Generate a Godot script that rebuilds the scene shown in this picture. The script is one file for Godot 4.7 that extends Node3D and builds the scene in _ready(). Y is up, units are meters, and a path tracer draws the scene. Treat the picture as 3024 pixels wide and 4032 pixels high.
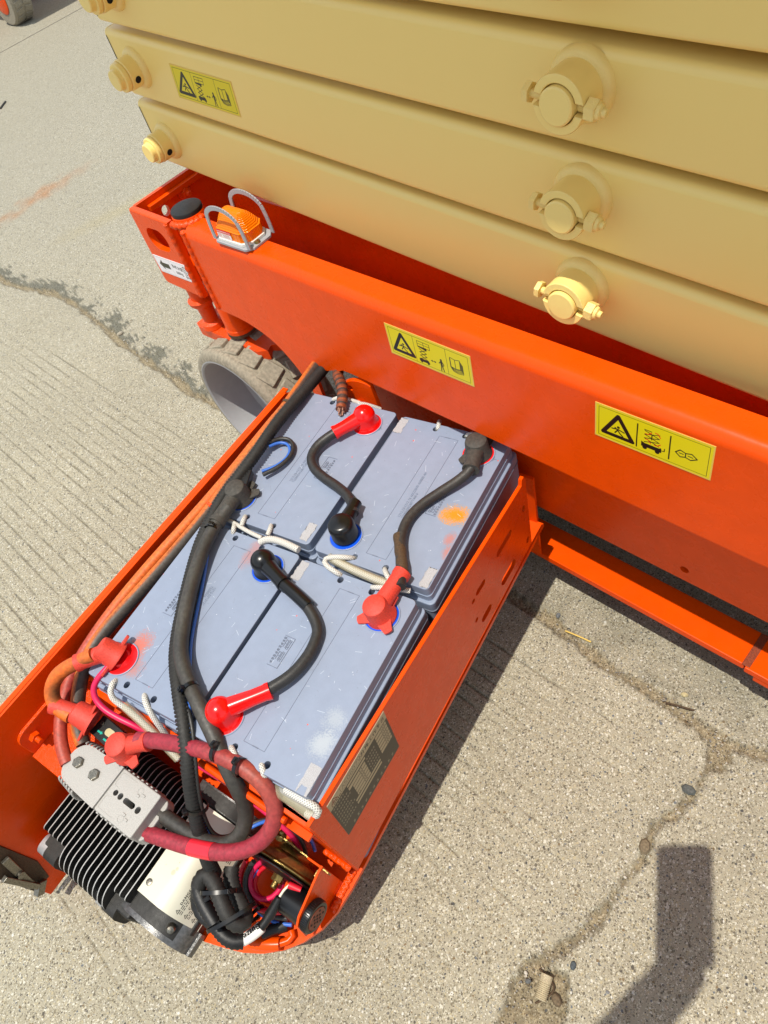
extends Node3D
# Units are metres, y up. The machine stands along x with its near side at z = -0.268; the battery tray is swung out of it and
# has a frame of its own: u across the tray, w out from the machine, both turned by TRAY_YAW.
const TRAY_YAW := 0.165
var rng := RandomNumberGenerator.new()
var used := {}
var base_of := {}
var tray := Transform3D(Basis(Vector3.UP, TRAY_YAW), Vector3.ZERO)
var M := {}


class Shape:
	var v := PackedVector3Array()
	var n := PackedVector3Array()
	var t := PackedVector2Array()
	var c := PackedColorArray()
	var ix := PackedInt32Array()
	var col := Color.WHITE

	func vert(p: Vector3, nn: Vector3, uv := Vector2.ZERO) -> int:
		v.append(p); n.append(nn); t.append(uv); c.append(col)
		return v.size() - 1

	func tri(a: int, b: int, d: int) -> void:
		var cr := (v[b] - v[a]).cross(v[d] - v[a])
		if cr.dot(n[a] + n[b] + n[d]) > 0.0:
			ix.append(a); ix.append(d); ix.append(b)
		else:
			ix.append(a); ix.append(b); ix.append(d)

	func quad4(a: int, b: int, d: int, e: int) -> void:
		tri(a, b, d); tri(a, d, e)

	func quad(a: Vector3, b: Vector3, d: Vector3, e: Vector3, nn := Vector3.ZERO) -> void:
		if nn == Vector3.ZERO:
			nn = (b - a).cross(e - a).normalized()
		quad4(vert(a, nn, Vector2(0, 1)), vert(b, nn, Vector2(1, 1)), vert(d, nn, Vector2(1, 0)), vert(e, nn, Vector2(0, 0)))

	func box(ctr: Vector3, size: Vector3, bs := Basis(), bev := 0.001) -> void:
		var h := size * 0.5
		bev = minf(bev, minf(h.x, minf(h.y, h.z)) * 0.6)
		var id := {}
		for ax in 3:
			for s in [-1, 1]:
				for p in [-1, 1]:
					for q in [-1, 1]:
						var d := Vector3.ZERO
						d[ax] = s * h[ax]; d[(ax + 1) % 3] = p * (h[(ax + 1) % 3] - bev); d[(ax + 2) % 3] = q * (h[(ax + 2) % 3] - bev)
						var nn := Vector3.ZERO
						nn[ax] = s
						var sg := [0, 0, 0]
						sg[ax] = s; sg[(ax + 1) % 3] = p; sg[(ax + 2) % 3] = q
						id[[ax, sg[0], sg[1], sg[2]]] = vert(ctr + bs * d, bs * nn, Vector2(d[(ax + 1) % 3], d[(ax + 2) % 3]))
		for ax in 3:
			for s in [-1, 1]:
				var k := func(p, q):
					var sg := [0, 0, 0]
					sg[ax] = s; sg[(ax + 1) % 3] = p; sg[(ax + 2) % 3] = q
					return id[[ax, sg[0], sg[1], sg[2]]]
				quad4(k.call(-1, -1), k.call(1, -1), k.call(1, 1), k.call(-1, 1))
		for ax in 3:  # the twelve edges run along ax
			var b1 := (ax + 1) % 3
			var b2 := (ax + 2) % 3
			for p in [-1, 1]:
				for q in [-1, 1]:
					var sa := [0, 0, 0]
					sa[b1] = p; sa[b2] = q
					var sb := sa.duplicate()
					sa[ax] = -1; sb[ax] = 1
					quad4(id[[b1, sa[0], sa[1], sa[2]]], id[[b1, sb[0], sb[1], sb[2]]], id[[b2, sb[0], sb[1], sb[2]]], id[[b2, sa[0], sa[1], sa[2]]])
		for x in [-1, 1]:
			for y in [-1, 1]:
				for z in [-1, 1]:
					tri(id[[0, x, y, z]], id[[1, x, y, z]], id[[2, x, y, z]])

	func bar(a: Vector3, b: Vector3, wide: float, high: float, up := Vector3.UP, bev := 0.001) -> void:
		var x := (b - a).normalized()
		var z := x.cross(up).normalized()
		box((a + b) * 0.5, Vector3((b - a).length(), high, wide), Basis(x, z.cross(x), z), bev)

	# a tube along points; r is a number or a function of (index, length so far); tint a function of (normal, length)
	func tube(pts: PackedVector3Array, r, sides := 10, caps := true, tint = null, squash := 1.0) -> void:
		var m := pts.size()
		var tg := (pts[1] - pts[0]).normalized()
		var side := tg.cross(Vector3.UP)
		if side.length() < 0.05:
			side = tg.cross(Vector3.RIGHT)
		side = side.normalized()
		var at := 0.0
		var first := v.size()
		for i in m:
			tg = (pts[mini(i + 1, m - 1)] - pts[maxi(i - 1, 0)]).normalized()
			side = (side - tg * side.dot(tg)).normalized()
			var up := side.cross(tg)
			if i > 0:
				at += (pts[i] - pts[i - 1]).length()
			var rr: float = r if r is float else r.call(i, at)
			for j in sides + 1:
				var a := TAU * j / sides
				var nn := side * cos(a) + up * sin(a)
				if tint != null:
					col = tint.call(nn, at)
				vert(pts[i] + side * cos(a) * rr + up * sin(a) * rr * squash, nn, Vector2(float(j) / sides, at))
		for i in m - 1:
			for j in sides:
				var a := first + i * (sides + 1) + j
				quad4(a, a + 1, a + sides + 2, a + sides + 1)
		if caps:
			for e in [0, m - 1]:
				var nn := (pts[0] - pts[1] if e == 0 else pts[m - 1] - pts[m - 2]).normalized()
				if tint != null:
					col = tint.call(nn, at if e else 0.0)
				var ctr := vert(pts[e], nn)
				var ring := []
				for j in sides:
					ring.append(vert(v[first + e * (sides + 1) + j], nn))
				for j in sides:
					tri(ctr, ring[j], ring[(j + 1) % sides])

	# profile of (radius, height) turned about the y axis of at
	func lathe(prof: Array, at: Transform3D, segs := 24, sx := 1.0, sz := 1.0) -> void:
		var m := prof.size()
		var sn := []
		for i in m - 1:
			var d: Vector2 = prof[i + 1] - prof[i]
			sn.append(Vector2(d.y, -d.x).normalized())
		for i in m - 1:
			var na: Vector2 = sn[i]
			var nb: Vector2 = sn[i]
			if i > 0 and sn[i].dot(sn[i - 1]) > 0.78:
				na = (sn[i] + sn[i - 1]).normalized()
			if i < m - 2 and sn[i].dot(sn[i + 1]) > 0.78:
				nb = (sn[i] + sn[i + 1]).normalized()
			var first := v.size()
			for j in segs + 1:
				var a := TAU * j / segs
				var d3 := Vector3(cos(a), 0, sin(a))
				for e in 2:
					var q: Vector2 = prof[i + e]
					var nq: Vector2 = na if e == 0 else nb
					vert(at * Vector3(d3.x * q.x * sx, q.y, d3.z * q.x * sz), (at.basis * Vector3(d3.x * nq.x / sx, nq.y, d3.z * nq.x / sz)).normalized(), Vector2(float(j) / segs, q.y))
			for j in segs:
				var a := first + j * 2
				quad4(a, a + 1, a + 3, a + 2)

	func ring(loop: PackedVector2Array, th: float, T: Transform3D, inward: bool) -> void:
		var m := loop.size()
		var area := 0.0
		for i in m:
			area += loop[i].cross(loop[(i + 1) % m])
		var s := 1.0 if (area > 0.0) != inward else -1.0
		var en := []
		for i in m:
			var d := (loop[(i + 1) % m] - loop[i]).normalized()
			en.append(Vector2(d.y, -d.x) * s)
		for i in m:
			var k := (i + 1) % m
			var na: Vector2 = en[i]
			var nb: Vector2 = en[i]
			if en[i].dot(en[(i + m - 1) % m]) > 0.75:
				na = (en[i] + en[(i + m - 1) % m]).normalized()
			if en[i].dot(en[k]) > 0.75:
				nb = (en[i] + en[k]).normalized()
			var na3 := T.basis * Vector3(na.x, na.y, 0)
			var nb3 := T.basis * Vector3(nb.x, nb.y, 0)
			quad4(vert(T * Vector3(loop[i].x, loop[i].y, 0), na3), vert(T * Vector3(loop[k].x, loop[k].y, 0), nb3), vert(T * Vector3(loop[k].x, loop[k].y, -th), nb3), vert(T * Vector3(loop[i].x, loop[i].y, -th), na3))

	# a plate: a polygon in the xy plane of T, th thick towards -z, with through holes; bev rounds the rim of the front face
	func plate(poly: PackedVector2Array, th: float, T: Transform3D, holes := [], bev := 0.0) -> void:
		var face := poly
		if bev > 0.0:
			var inner := Geometry2D.offset_polygon(poly, -bev, Geometry2D.JOIN_MITER)
			if inner.size() == 1 and inner[0].size() == poly.size():
				face = inner[0]
		var cuts := []
		for h in holes:
			var mid := Vector2.ZERO
			for q in h:
				mid += q
			cuts.append(mid.x / h.size())
		cuts.sort()
		for back in 2:
			if back == 1 and bev > 0.0:
				face = poly
			var lo := Vector2(1e9, 1e9)
			var hi := -lo
			for q in poly:
				lo = lo.min(q); hi = hi.max(q)
			var edges := [lo.x - 1.0] + cuts + [hi.x + 1.0]
			var nn := T.basis.z * (-1.0 if back else 1.0)
			for i in edges.size() - 1:
				if edges[i + 1] - edges[i] < 1e-5:
					continue
				var strip := PackedVector2Array([Vector2(edges[i], lo.y - 1), Vector2(edges[i + 1], lo.y - 1), Vector2(edges[i + 1], hi.y + 1), Vector2(edges[i], hi.y + 1)])
				var bits: Array = Geometry2D.intersect_polygons(face, strip) if holes.size() else [face]
				for h in holes:
					var nx := []
					for b in bits:
						nx.append_array(Geometry2D.clip_polygons(b, h))
					bits = nx
				for b in bits:
					var id := []
					for q in b:
						id.append(vert(T * Vector3(q.x, q.y, -th if back else 0.0), nn, q))
					var tr := Geometry2D.triangulate_polygon(b)
					for k in range(0, tr.size(), 3):
						tri(id[tr[k]], id[tr[k + 1]], id[tr[k + 2]])
				if not holes.size():
					break
		if bev > 0.0 and Geometry2D.offset_polygon(poly, -bev, Geometry2D.JOIN_MITER).size() == 1 and Geometry2D.offset_polygon(poly, -bev, Geometry2D.JOIN_MITER)[0].size() == poly.size():
			var inner := Geometry2D.offset_polygon(poly, -bev, Geometry2D.JOIN_MITER)[0]
			var m := poly.size()
			for i in m:  # the nearest inner corner belongs to each outer corner
				var k := (i + 1) % m
				var ia := _near(inner, poly[i])
				var ib := _near(inner, poly[k])
				var d := (poly[k] - poly[i]).normalized()
				var o := Vector2(d.y, -d.x)
				if o.dot(poly[i] - ia) < 0:
					o = -o
				var on := T.basis * Vector3(o.x, o.y, 0)
				var fn := T.basis.z
				quad4(vert(T * Vector3(ia.x, ia.y, 0), fn), vert(T * Vector3(ib.x, ib.y, 0), fn), vert(T * Vector3(poly[k].x, poly[k].y, -bev), on), vert(T * Vector3(poly[i].x, poly[i].y, -bev), on))
			ring(poly, th - bev, T * Transform3D(Basis(), Vector3(0, 0, -bev)), false)
		else:
			ring(poly, th, T, false)
		for h in holes:
			ring(h, th, T, true)

	func _near(loop: PackedVector2Array, p: Vector2) -> Vector2:
		var best := loop[0]
		for q in loop:
			if q.distance_squared_to(p) < best.distance_squared_to(p):
				best = q
		return best

	# a profile in the yz plane swept along x
	func sweep(prof: Array, x0: float, x1: float, slope := 0.0) -> void:
		var sn := []
		for i in prof.size() - 1:
			var d: Vector2 = prof[i + 1] - prof[i]
			sn.append(Vector2(d.y, -d.x).normalized())
		for i in prof.size() - 1:
			var na: Vector2 = sn[i]
			var nb: Vector2 = sn[i]
			if i > 0 and sn[i].dot(sn[i - 1]) > 0.7:
				na = (sn[i] + sn[i - 1]).normalized()
			if i < sn.size() - 1 and sn[i].dot(sn[i + 1]) > 0.7:
				nb = (sn[i] + sn[i + 1]).normalized()
			var p: Vector2 = prof[i]
			var q: Vector2 = prof[i + 1]
			quad4(vert(Vector3(x0, p.y + slope * x0, p.x), Vector3(0, na.y, na.x)), vert(Vector3(x1, p.y + slope * x1, p.x), Vector3(0, na.y, na.x)), vert(Vector3(x1, q.y + slope * x1, q.x), Vector3(0, nb.y, nb.x)), vert(Vector3(x0, q.y + slope * x0, q.x), Vector3(0, nb.y, nb.x)))

	func mesh(shift := Vector3.ZERO) -> ArrayMesh:
		if shift != Vector3.ZERO:
			for i in v.size():
				v[i] -= shift
		var a := []
		a.resize(Mesh.ARRAY_MAX)
		a[Mesh.ARRAY_VERTEX] = v; a[Mesh.ARRAY_NORMAL] = n; a[Mesh.ARRAY_TEX_UV] = t; a[Mesh.ARRAY_COLOR] = c; a[Mesh.ARRAY_INDEX] = ix
		var m := ArrayMesh.new()
		m.add_surface_from_arrays(Mesh.PRIMITIVE_TRIANGLES, a)
		return m


# a picture to print on a decal: polygons, lines, discs and lettering
class Ink:
	var im: Image
	func _init(w: int, h: int, paper: Color) -> void:
		im = Image.create(w, h, false, Image.FORMAT_RGB8)
		im.fill(paper)
	func poly(p: Array, ink: Color) -> void:
		var y0 := 1e9
		var y1 := -1e9
		for q in p:
			y0 = minf(y0, q.y); y1 = maxf(y1, q.y)
		for y in range(maxi(0, int(y0)), mini(im.get_height() - 1, int(y1)) + 1):
			var xs := []
			for i in p.size():
				var a: Vector2 = p[i]
				var b: Vector2 = p[(i + 1) % p.size()]
				if (a.y <= y + 0.5) != (b.y <= y + 0.5):
					xs.append(a.x + (b.x - a.x) * (y + 0.5 - a.y) / (b.y - a.y))
			xs.sort()
			for i in range(0, xs.size() - 1, 2):
				var l := int(round(xs[i]))
				im.fill_rect(Rect2i(l, y, maxi(1, int(round(xs[i + 1])) - l), 1), ink)
	func line(a: Vector2, b: Vector2, w: float, ink: Color) -> void:
		var s := (b - a).normalized().orthogonal() * w * 0.5
		poly([a + s, b + s, b - s, a - s], ink)
	func path(p: Array, w: float, ink: Color) -> void:
		for i in p.size() - 1:
			line(p[i], p[i + 1], w, ink)
			disc(p[i + 1], w * 0.5, ink)
	func disc(o: Vector2, r: float, ink: Color) -> void:
		var p := []
		for i in 20:
			p.append(o + Vector2.from_angle(TAU * i / 20) * r)
		poly(p, ink)
	func circle(o: Vector2, r: float, w: float, ink: Color) -> void:
		for i in 32:
			line(o + Vector2.from_angle(TAU * i / 32) * r, o + Vector2.from_angle(TAU * (i + 1) / 32) * r, w, ink)
	func frame(r: Rect2, w: float, ink: Color) -> void:
		var a := r.position
		var b := r.end
		path([a, Vector2(b.x, a.y), b, Vector2(a.x, b.y), a], w, ink)
	func text(s: String, at: Vector2, high: float, ink: Color, wide := 1.0, bold := false, along := Vector2.RIGHT) -> float:
		var tm := TextMesh.new()
		var f := SystemFont.new()
		f.font_names = ["Droid Sans"]
		f.font_weight = 700 if bold else 400
		tm.font = f; tm.text = s; tm.font_size = 32; tm.pixel_size = high / 23.0; tm.depth = 0.0
		tm.horizontal_alignment = HORIZONTAL_ALIGNMENT_LEFT
		var a := tm.get_mesh_arrays()
		var vv: PackedVector3Array = a[Mesh.ARRAY_VERTEX]
		var ii: PackedInt32Array = a[Mesh.ARRAY_INDEX] if a[Mesh.ARRAY_INDEX] != null else PackedInt32Array(range(vv.size()))
		var down := along.orthogonal() * -1.0
		if along == Vector2.RIGHT:
			down = Vector2.DOWN
		var lo := 1e9
		var top := -1e9
		var far := -1e9
		for q in vv:
			lo = minf(lo, q.x); top = maxf(top, q.y); far = maxf(far, q.x)
		for k in range(0, ii.size(), 3):
			var p := []
			for e in 3:
				var q := vv[ii[k + e]]
				p.append(at + along * (q.x - lo) * wide + down * (top - q.y))
			poly(p, ink)
		return (far - lo) * wide
	# a written character from strokes on a grid of ten by ten
	func glyph(strokes: Array, at: Vector2, size: float, w: float, ink: Color) -> void:
		for s in strokes:
			var p := []
			for k in range(0, s.size(), 2):
				p.append(at + Vector2(s[k], s[k + 1]) * size * 0.1)
			path(p, w, ink)
	# small print that cannot be read: a few strokes for each character
	func scrawl(at: Vector2, count: int, size: float, w: float, ink: Color, r: RandomNumberGenerator) -> void:
		for i in count:
			var o := at + Vector2(i * size * 1.15, 0)
			for k in 3:
				var y := size * (0.1 + 0.38 * k)
				line(o + Vector2(size * 0.05, y), o + Vector2(size * r.randf_range(0.6, 0.95), y), w, ink)
			line(o + Vector2(size * r.randf_range(0.2, 0.8), 0), o + Vector2(size * r.randf_range(0.2, 0.8), size), w, ink)
	func tex(shrink := 2) -> ImageTexture:
		im.resize(im.get_width() / shrink, im.get_height() / shrink, Image.INTERPOLATE_LANCZOS)
		return ImageTexture.create_from_image(im)


func numbered(called: String) -> String:
	used[called] = used.get(called, -1) + 1
	return called if used[called] == 0 else "%s_%03d" % [called, used[called]]


func tag(o: Node3D, label: String, category: String, group := "") -> Node3D:
	o.set_meta("label", label)
	o.set_meta("category", category)
	if group:
		o.set_meta("group", group)
	return o


func thing(called: String, label: String, category: String, frame: Transform3D, foot: Vector3, group := "") -> Node3D:
	var o := Node3D.new()
	o.name = numbered(called)
	add_child(o)
	o.transform = frame * Transform3D(Basis(), foot)
	base_of[o] = foot
	return tag(o, label, category, group)


# a part (or, under a part, a sub-part): shapes are given in the frame of the thing before its base is taken off
func part(called: String, s: Shape, m: Material, under: Node3D, label := "") -> MeshInstance3D:
	var o := MeshInstance3D.new()
	o.mesh = s.mesh(base_of.get(under, Vector3.ZERO))
	o.material_override = m
	under.add_child(o, true)
	o.name = called
	base_of[o] = base_of.get(under, Vector3.ZERO)
	if label:
		o.set_meta("label", label)
	return o


func solo(called: String, s: Shape, m: Material, label: String, category: String, frame: Transform3D, group := "") -> MeshInstance3D:
	var lo := s.v[0]
	var hi := s.v[0]
	for p in s.v:
		lo = lo.min(p); hi = hi.max(p)
	var foot := Vector3((lo.x + hi.x) * 0.5, lo.y, (lo.z + hi.z) * 0.5)
	var o := MeshInstance3D.new()
	o.mesh = s.mesh(foot)
	o.material_override = m
	o.name = numbered(called)
	add_child(o)
	o.transform = frame * Transform3D(Basis(), foot)
	tag(o, label, category, group)
	return o


func structure(called: String, s: Shape, m: Material) -> MeshInstance3D:
	var o := MeshInstance3D.new()
	o.mesh = s.mesh()
	o.material_override = m
	o.name = called
	add_child(o)
	o.set_meta("kind", "structure")
	o.set_meta("label", called)
	return o


func pv(a: Array) -> PackedVector3Array:
	var p := PackedVector3Array()
	for q in a:
		p.append(Vector3(q[0], q[1], q[2]))
	return p


func p2(a: Array) -> PackedVector2Array:
	var p := PackedVector2Array()
	for k in range(0, a.size(), 2):
		p.append(Vector2(a[k], a[k + 1]))
	return p


# a smooth line through points, one point every step
func smooth(a: Array, step := 0.004) -> PackedVector3Array:
	var p := pv(a)
	var r := PackedVector3Array()
	for k in 2:  # take the tremor of measured points out
		var q := p.duplicate()
		for i in range(1, p.size() - 1):
			q[i] = p[i] * 0.6 + (p[i - 1] + p[i + 1]) * 0.2
		p = q
	for i in p.size() - 1:
		var a0 := p[maxi(i - 1, 0)]
		var a3 := p[mini(i + 2, p.size() - 1)]
		var m := maxi(1, int((p[i + 1] - p[i]).length() / step))
		for k in m:
			r.append(p[i].cubic_interpolate(p[i + 1], a0, a3, float(k) / m))
	r.append(p[p.size() - 1])
	return r


func wave(seed_: int, freq: float, oct := 4) -> FastNoiseLite:
	var f := FastNoiseLite.new()
	f.seed = seed_
	f.frequency = freq
	f.noise_type = FastNoiseLite.TYPE_SIMPLEX_SMOOTH
	f.fractal_octaves = oct
	return f


func noise_tex(seed_: int, size: int, freq: float, lo: float, hi: float) -> ImageTexture:
	var im := wave(seed_, freq, 5).get_seamless_image(size, size)
	im.convert(Image.FORMAT_L8)
	im.adjust_bcs(1.0, 1.0, 1.0)
	var d := im.get_data()
	for i in d.size():
		d[i] = int(255 * (lo + (hi - lo) * d[i] / 255.0))
	return ImageTexture.create_from_image(Image.create_from_data(size, size, false, Image.FORMAT_L8, d))


func bump_tex(seed_: int, size: int, freq: float, strength: float) -> ImageTexture:
	var im := wave(seed_, freq, 4).get_seamless_image(size, size)
	im.convert(Image.FORMAT_RGB8)
	im.bump_map_to_normal_map(strength)
	return ImageTexture.create_from_image(im)


func mat(c: Color, rough: float, metal := 0.0, spec := 0.5) -> StandardMaterial3D:
	var m := StandardMaterial3D.new()
	m.albedo_color = c
	m.roughness = rough
	m.metallic = metal
	m.metallic_specular = spec
	m.vertex_color_use_as_albedo = true
	return m


# give a material wear: noise in its tone, its gloss and its surface, laid on in the object's own space
func worn(m: StandardMaterial3D, tone: Texture2D, gloss: Texture2D, bump: Texture2D, scale: float, depth := 1.0) -> StandardMaterial3D:
	m.uv1_triplanar = true
	m.uv1_scale = Vector3.ONE * scale
	if tone:
		m.albedo_texture = tone
	if gloss:
		m.roughness_texture = gloss
	if bump:
		m.normal_enabled = true
		m.normal_texture = bump
		m.normal_scale = depth
	return m


func oblong(cx: float, cy: float, lx: float, ly: float, turn := 0.0, n := 8) -> PackedVector2Array:
	# a slot of length lx and height ly with round ends
	var p := PackedVector2Array()
	var r := minf(lx, ly) * 0.5
	for q in 4:
		var o := Vector2(lx * 0.5 - r, ly * 0.5 - r) * Vector2(1 if q == 0 or q == 3 else -1, 1 if q < 2 else -1)
		for i in n:
			p.append(Vector2(cx, cy) + (o + Vector2.from_angle(PI * 0.5 * (q + float(i) / (n - 1))) * r).rotated(turn))
	var out := PackedVector2Array()
	for q in p:
		if out.is_empty() or out[out.size() - 1].distance_to(q) > 1e-6:
			out.append(q)
	return out


func rounded(x0: float, y0: float, x1: float, y1: float, r: float, n := 5) -> PackedVector2Array:
	var p := PackedVector2Array()
	for q in 4:
		var o := Vector2(x1 - r if q == 0 or q == 3 else x0 + r, y1 - r if q < 2 else y0 + r)
		for i in n:
			p.append(o + Vector2.from_angle(PI * 0.5 * (q + float(i) / (n - 1))) * r)
	return p


func axis(at: Vector3, dir: Vector3) -> Transform3D:
	# a frame at a point whose y axis is dir
	var y := dir.normalized()
	var x := y.cross(Vector3.UP if absf(y.y) < 0.9 else Vector3.RIGHT).normalized()
	return Transform3D(Basis(x, y, x.cross(y)), at)


func plane(at: Vector3, x: Vector3, y: Vector3) -> Transform3D:
	x = x.normalized()
	var z := x.cross(y).normalized()
	return Transform3D(Basis(x, z.cross(x), z), at)


func hexbolt(s: Shape, at: Vector3, dir: Vector3, r: float, high: float, stud := 0.0) -> void:
	var p := []
	var T := axis(at, dir)
	var hex := PackedVector2Array()
	for i in 6:
		hex.append(Vector2.from_angle(PI / 3 * i) * r)
	var F := Transform3D(Basis(T.basis.z, T.basis.x, T.basis.y), at + dir.normalized() * high)
	s.plate(hex, high, F, [], r * 0.12)
	if stud > 0.0:
		p = [Vector2(r * 0.5, 0), Vector2(r * 0.5, high + stud - r * 0.1), Vector2(r * 0.4, high + stud), Vector2(0, high + stud)]
		s.lathe(p, T, 14)


func _ready() -> void:
	rng.seed = 41
	camera_and_light()
	materials()
	ground()
	scissor_lift()
	warning_light()
	battery_tray()
	batteries()
	charger()
	connector_and_fuse()
	link_cables()
	harness()
	ropes()
	horn_and_buzzer()
	small_things()
	other_lift()
	photographer()


func camera_and_light() -> void:
	var cam := Camera3D.new()
	cam.position = Vector3(0.5893, 1.1485, 0.2348)
	cam.basis = Basis.from_euler(Vector3(deg_to_rad(-50.1787), deg_to_rad(58.3191), deg_to_rad(-20.4171)), EULER_ORDER_YXZ)
	cam.fov = 70.82
	cam.near = 0.01
	cam.far = 400.0
	add_child(cam)
	cam.current = true
	var env := Environment.new()
	env.background_mode = Environment.BG_SKY
	var sm := ProceduralSkyMaterial.new()
	sm.sky_top_color = Color(0.78, 0.835, 0.90)
	sm.sky_horizon_color = Color(0.93, 0.94, 0.945)
	sm.sky_curve = 0.16
	sm.ground_horizon_color = Color(0.62, 0.60, 0.55)
	sm.ground_bottom_color = Color(0.42, 0.40, 0.36)
	sm.sky_energy_multiplier = 0.95
	sm.sun_angle_max = 1.0
	env.sky = Sky.new()
	env.sky.sky_material = sm
	env.tonemap_mode = Environment.TONE_MAPPER_LINEAR
	env.tonemap_exposure = 1.42
	env.sdfgi_enabled = true
	env.ssao_enabled = true
	env.ssil_enabled = true
	var we := WorldEnvironment.new()
	we.environment = env
	add_child(we)
	var sun := DirectionalLight3D.new()
	sun.name = "sun"
	add_child(sun)
	sun.look_at_from_position(Vector3.ZERO, Vector3(-0.0355, -0.9697, -0.2416), Vector3.RIGHT)
	sun.light_color = Color(1.0, 0.97, 0.915)
	sun.light_energy = 1.1
	sun.light_angular_distance = 0.5
	sun.shadow_enabled = true


func materials() -> void:
	var tone := noise_tex(3, 512, 0.012, 0.95, 1.0)
	var tone2 := noise_tex(4, 512, 0.03, 0.62, 1.0)
	var gloss := noise_tex(5, 512, 0.02, 0.75, 1.0)
	var peel := bump_tex(6, 512, 0.05, 1.2)
	var rough := bump_tex(7, 512, 0.12, 4.0)
	M.orange = worn(mat(Color(0.90, 0.29, 0.008), 0.32, 0.0, 0.33), tone, gloss, peel, 3.0, 0.10)
	M.weld = worn(mat(Color(0.89, 0.28, 0.008), 0.28, 0.0, 0.4), tone, gloss, rough, 14.0, 1.0)
	M.tan = worn(mat(Color(0.935, 0.825, 0.495), 0.40), null, gloss, peel, 3.0, 0.12)
	M.tan_weld = worn(mat(Color(0.935, 0.825, 0.50), 0.38), null, gloss, rough, 16.0, 0.9)
	M.rubber = worn(mat(Color(0.17, 0.165, 0.155), 0.72), tone2, gloss, rough, 9.0, 0.35)
	M.dusty = worn(mat(Color(0.30, 0.285, 0.26), 0.8), tone2, gloss, rough, 12.0, 0.5)
	M.black = mat(Color(0.045, 0.045, 0.05), 0.28)
	M.black_matte = worn(mat(Color(0.085, 0.085, 0.088), 0.55), tone2, gloss, rough, 14.0, 0.25)
	M.cable = worn(mat(Color(0.20, 0.195, 0.19), 0.52), tone2, gloss, rough, 10.0, 0.2)
	M.cable_tint = worn(mat(Color.WHITE, 0.6), tone2, gloss, rough, 10.0, 0.25)
	M.red_gloss = mat(Color(0.93, 0.05, 0.03), 0.22)
	M.red_rubber = worn(mat(Color(0.93, 0.275, 0.20), 0.62), noise_tex(9, 512, 0.05, 0.70, 1.0), gloss, rough, 13.0, 0.7)
	M.red_cable = worn(mat(Color(0.74, 0.20, 0.24), 0.48), tone2, gloss, rough, 9.0, 0.2)
	M.magenta = mat(Color(0.80, 0.08, 0.30), 0.42)
	M.red_wire = mat(Color(0.80, 0.07, 0.16), 0.4)
	M.blue_wire = mat(Color(0.20, 0.40, 0.74), 0.42)
	M.white_wire = mat(Color(0.86, 0.84, 0.76), 0.5)
	M.battery = worn(mat(Color(0.525, 0.575, 0.665), 0.46), tone, gloss, rough, 8.0, 0.12)
	M.battery_dark = mat(Color(0.40, 0.43, 0.50), 0.5)
	M.blue_disc = mat(Color(0.03, 0.30, 0.80), 0.3)
	M.red_disc = mat(Color(0.93, 0.06, 0.08), 0.3)
	M.print = mat(Color(0.42, 0.46, 0.54), 0.6)
	M.hole = mat(Color(0.02, 0.02, 0.02), 0.9)
	M.steel = worn(mat(Color(0.62, 0.60, 0.55), 0.36, 0.9), tone2, gloss, rough, 20.0, 0.3)
	M.zinc = worn(mat(Color(0.70, 0.60, 0.36), 0.34, 0.85), tone2, gloss, rough, 12.0, 0.4)
	M.bare = mat(Color(0.66, 0.66, 0.65), 0.45, 0.2)
	M.cast = worn(mat(Color(0.50, 0.50, 0.50), 0.4, 0.6), tone2, gloss, rough, 10.0, 0.3)
	M.rust = worn(mat(Color(0.62, 0.25, 0.08), 0.6), tone2, gloss, rough, 20.0, 1.0)
	M.alu = worn(mat(Color(0.70, 0.71, 0.72), 0.42, 0.55), tone, gloss, rough, 14.0, 0.3)
	M.heat_black = worn(mat(Color(0.16, 0.155, 0.145), 0.66), tone2, gloss, rough, 10.0, 0.35)
	M.grey_plastic = worn(mat(Color(0.70, 0.69, 0.67), 0.55), noise_tex(11, 512, 0.06, 0.84, 1.0), gloss, rough, 16.0, 0.25)
	M.grey_paint = mat(Color(0.60, 0.61, 0.63), 0.36)
	M.white_paint = mat(Color(0.86, 0.86, 0.84), 0.35)
	M.foil = worn(mat(Color(0.86, 0.86, 0.88), 0.5, 0.0), noise_tex(12, 512, 0.10, 0.55, 1.0), gloss, rough, 22.0, 1.0)
	M.brown = worn(mat(Color(0.36, 0.27, 0.17), 0.8), tone2, gloss, rough, 20.0, 1.0)
	M.skin = mat(Color(0.80, 0.60, 0.48), 0.55)
	M.cloth = worn(mat(Color.WHITE, 0.85), tone2, null, rough, 18.0, 0.4)
	M.amber = mat(Color(1.0, 0.55, 0.02), 0.16)
	M.amber.backlight_enabled = true
	M.amber.backlight = Color(0.8, 0.34, 0.0)
	M.hose = mat(Color(0.80, 0.76, 0.62, 0.30), 0.12)
	M.hose.transparency = BaseMaterial3D.TRANSPARENCY_ALPHA
	M.tyre = worn(mat(Color(0.68, 0.645, 0.565), 0.85), noise_tex(13, 512, 0.03, 0.66, 1.0), null, rough, 7.0, 1.0)
	M.rim = worn(mat(Color(0.60, 0.61, 0.62), 0.55), tone, gloss, rough, 6.0, 0.35)
	# the plait of the rope
	var im := Image.create(48, 48, false, Image.FORMAT_RGB8)
	for y in 48:
		for x in 48:
			var a := absf(fposmod((x + y) / 24.0, 1.0) - 0.5) * 2.0
			var b := absf(fposmod((x - y) / 24.0, 1.0) - 0.5) * 2.0
			var k := 0.55 + 0.45 * clampf(maxf(a, b) * 1.25 - 0.25, 0, 1)
			im.set_pixel(x, y, Color(k, k, k))
	var bm: Image = im.duplicate()
	bm.bump_map_to_normal_map(5.0)
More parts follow.
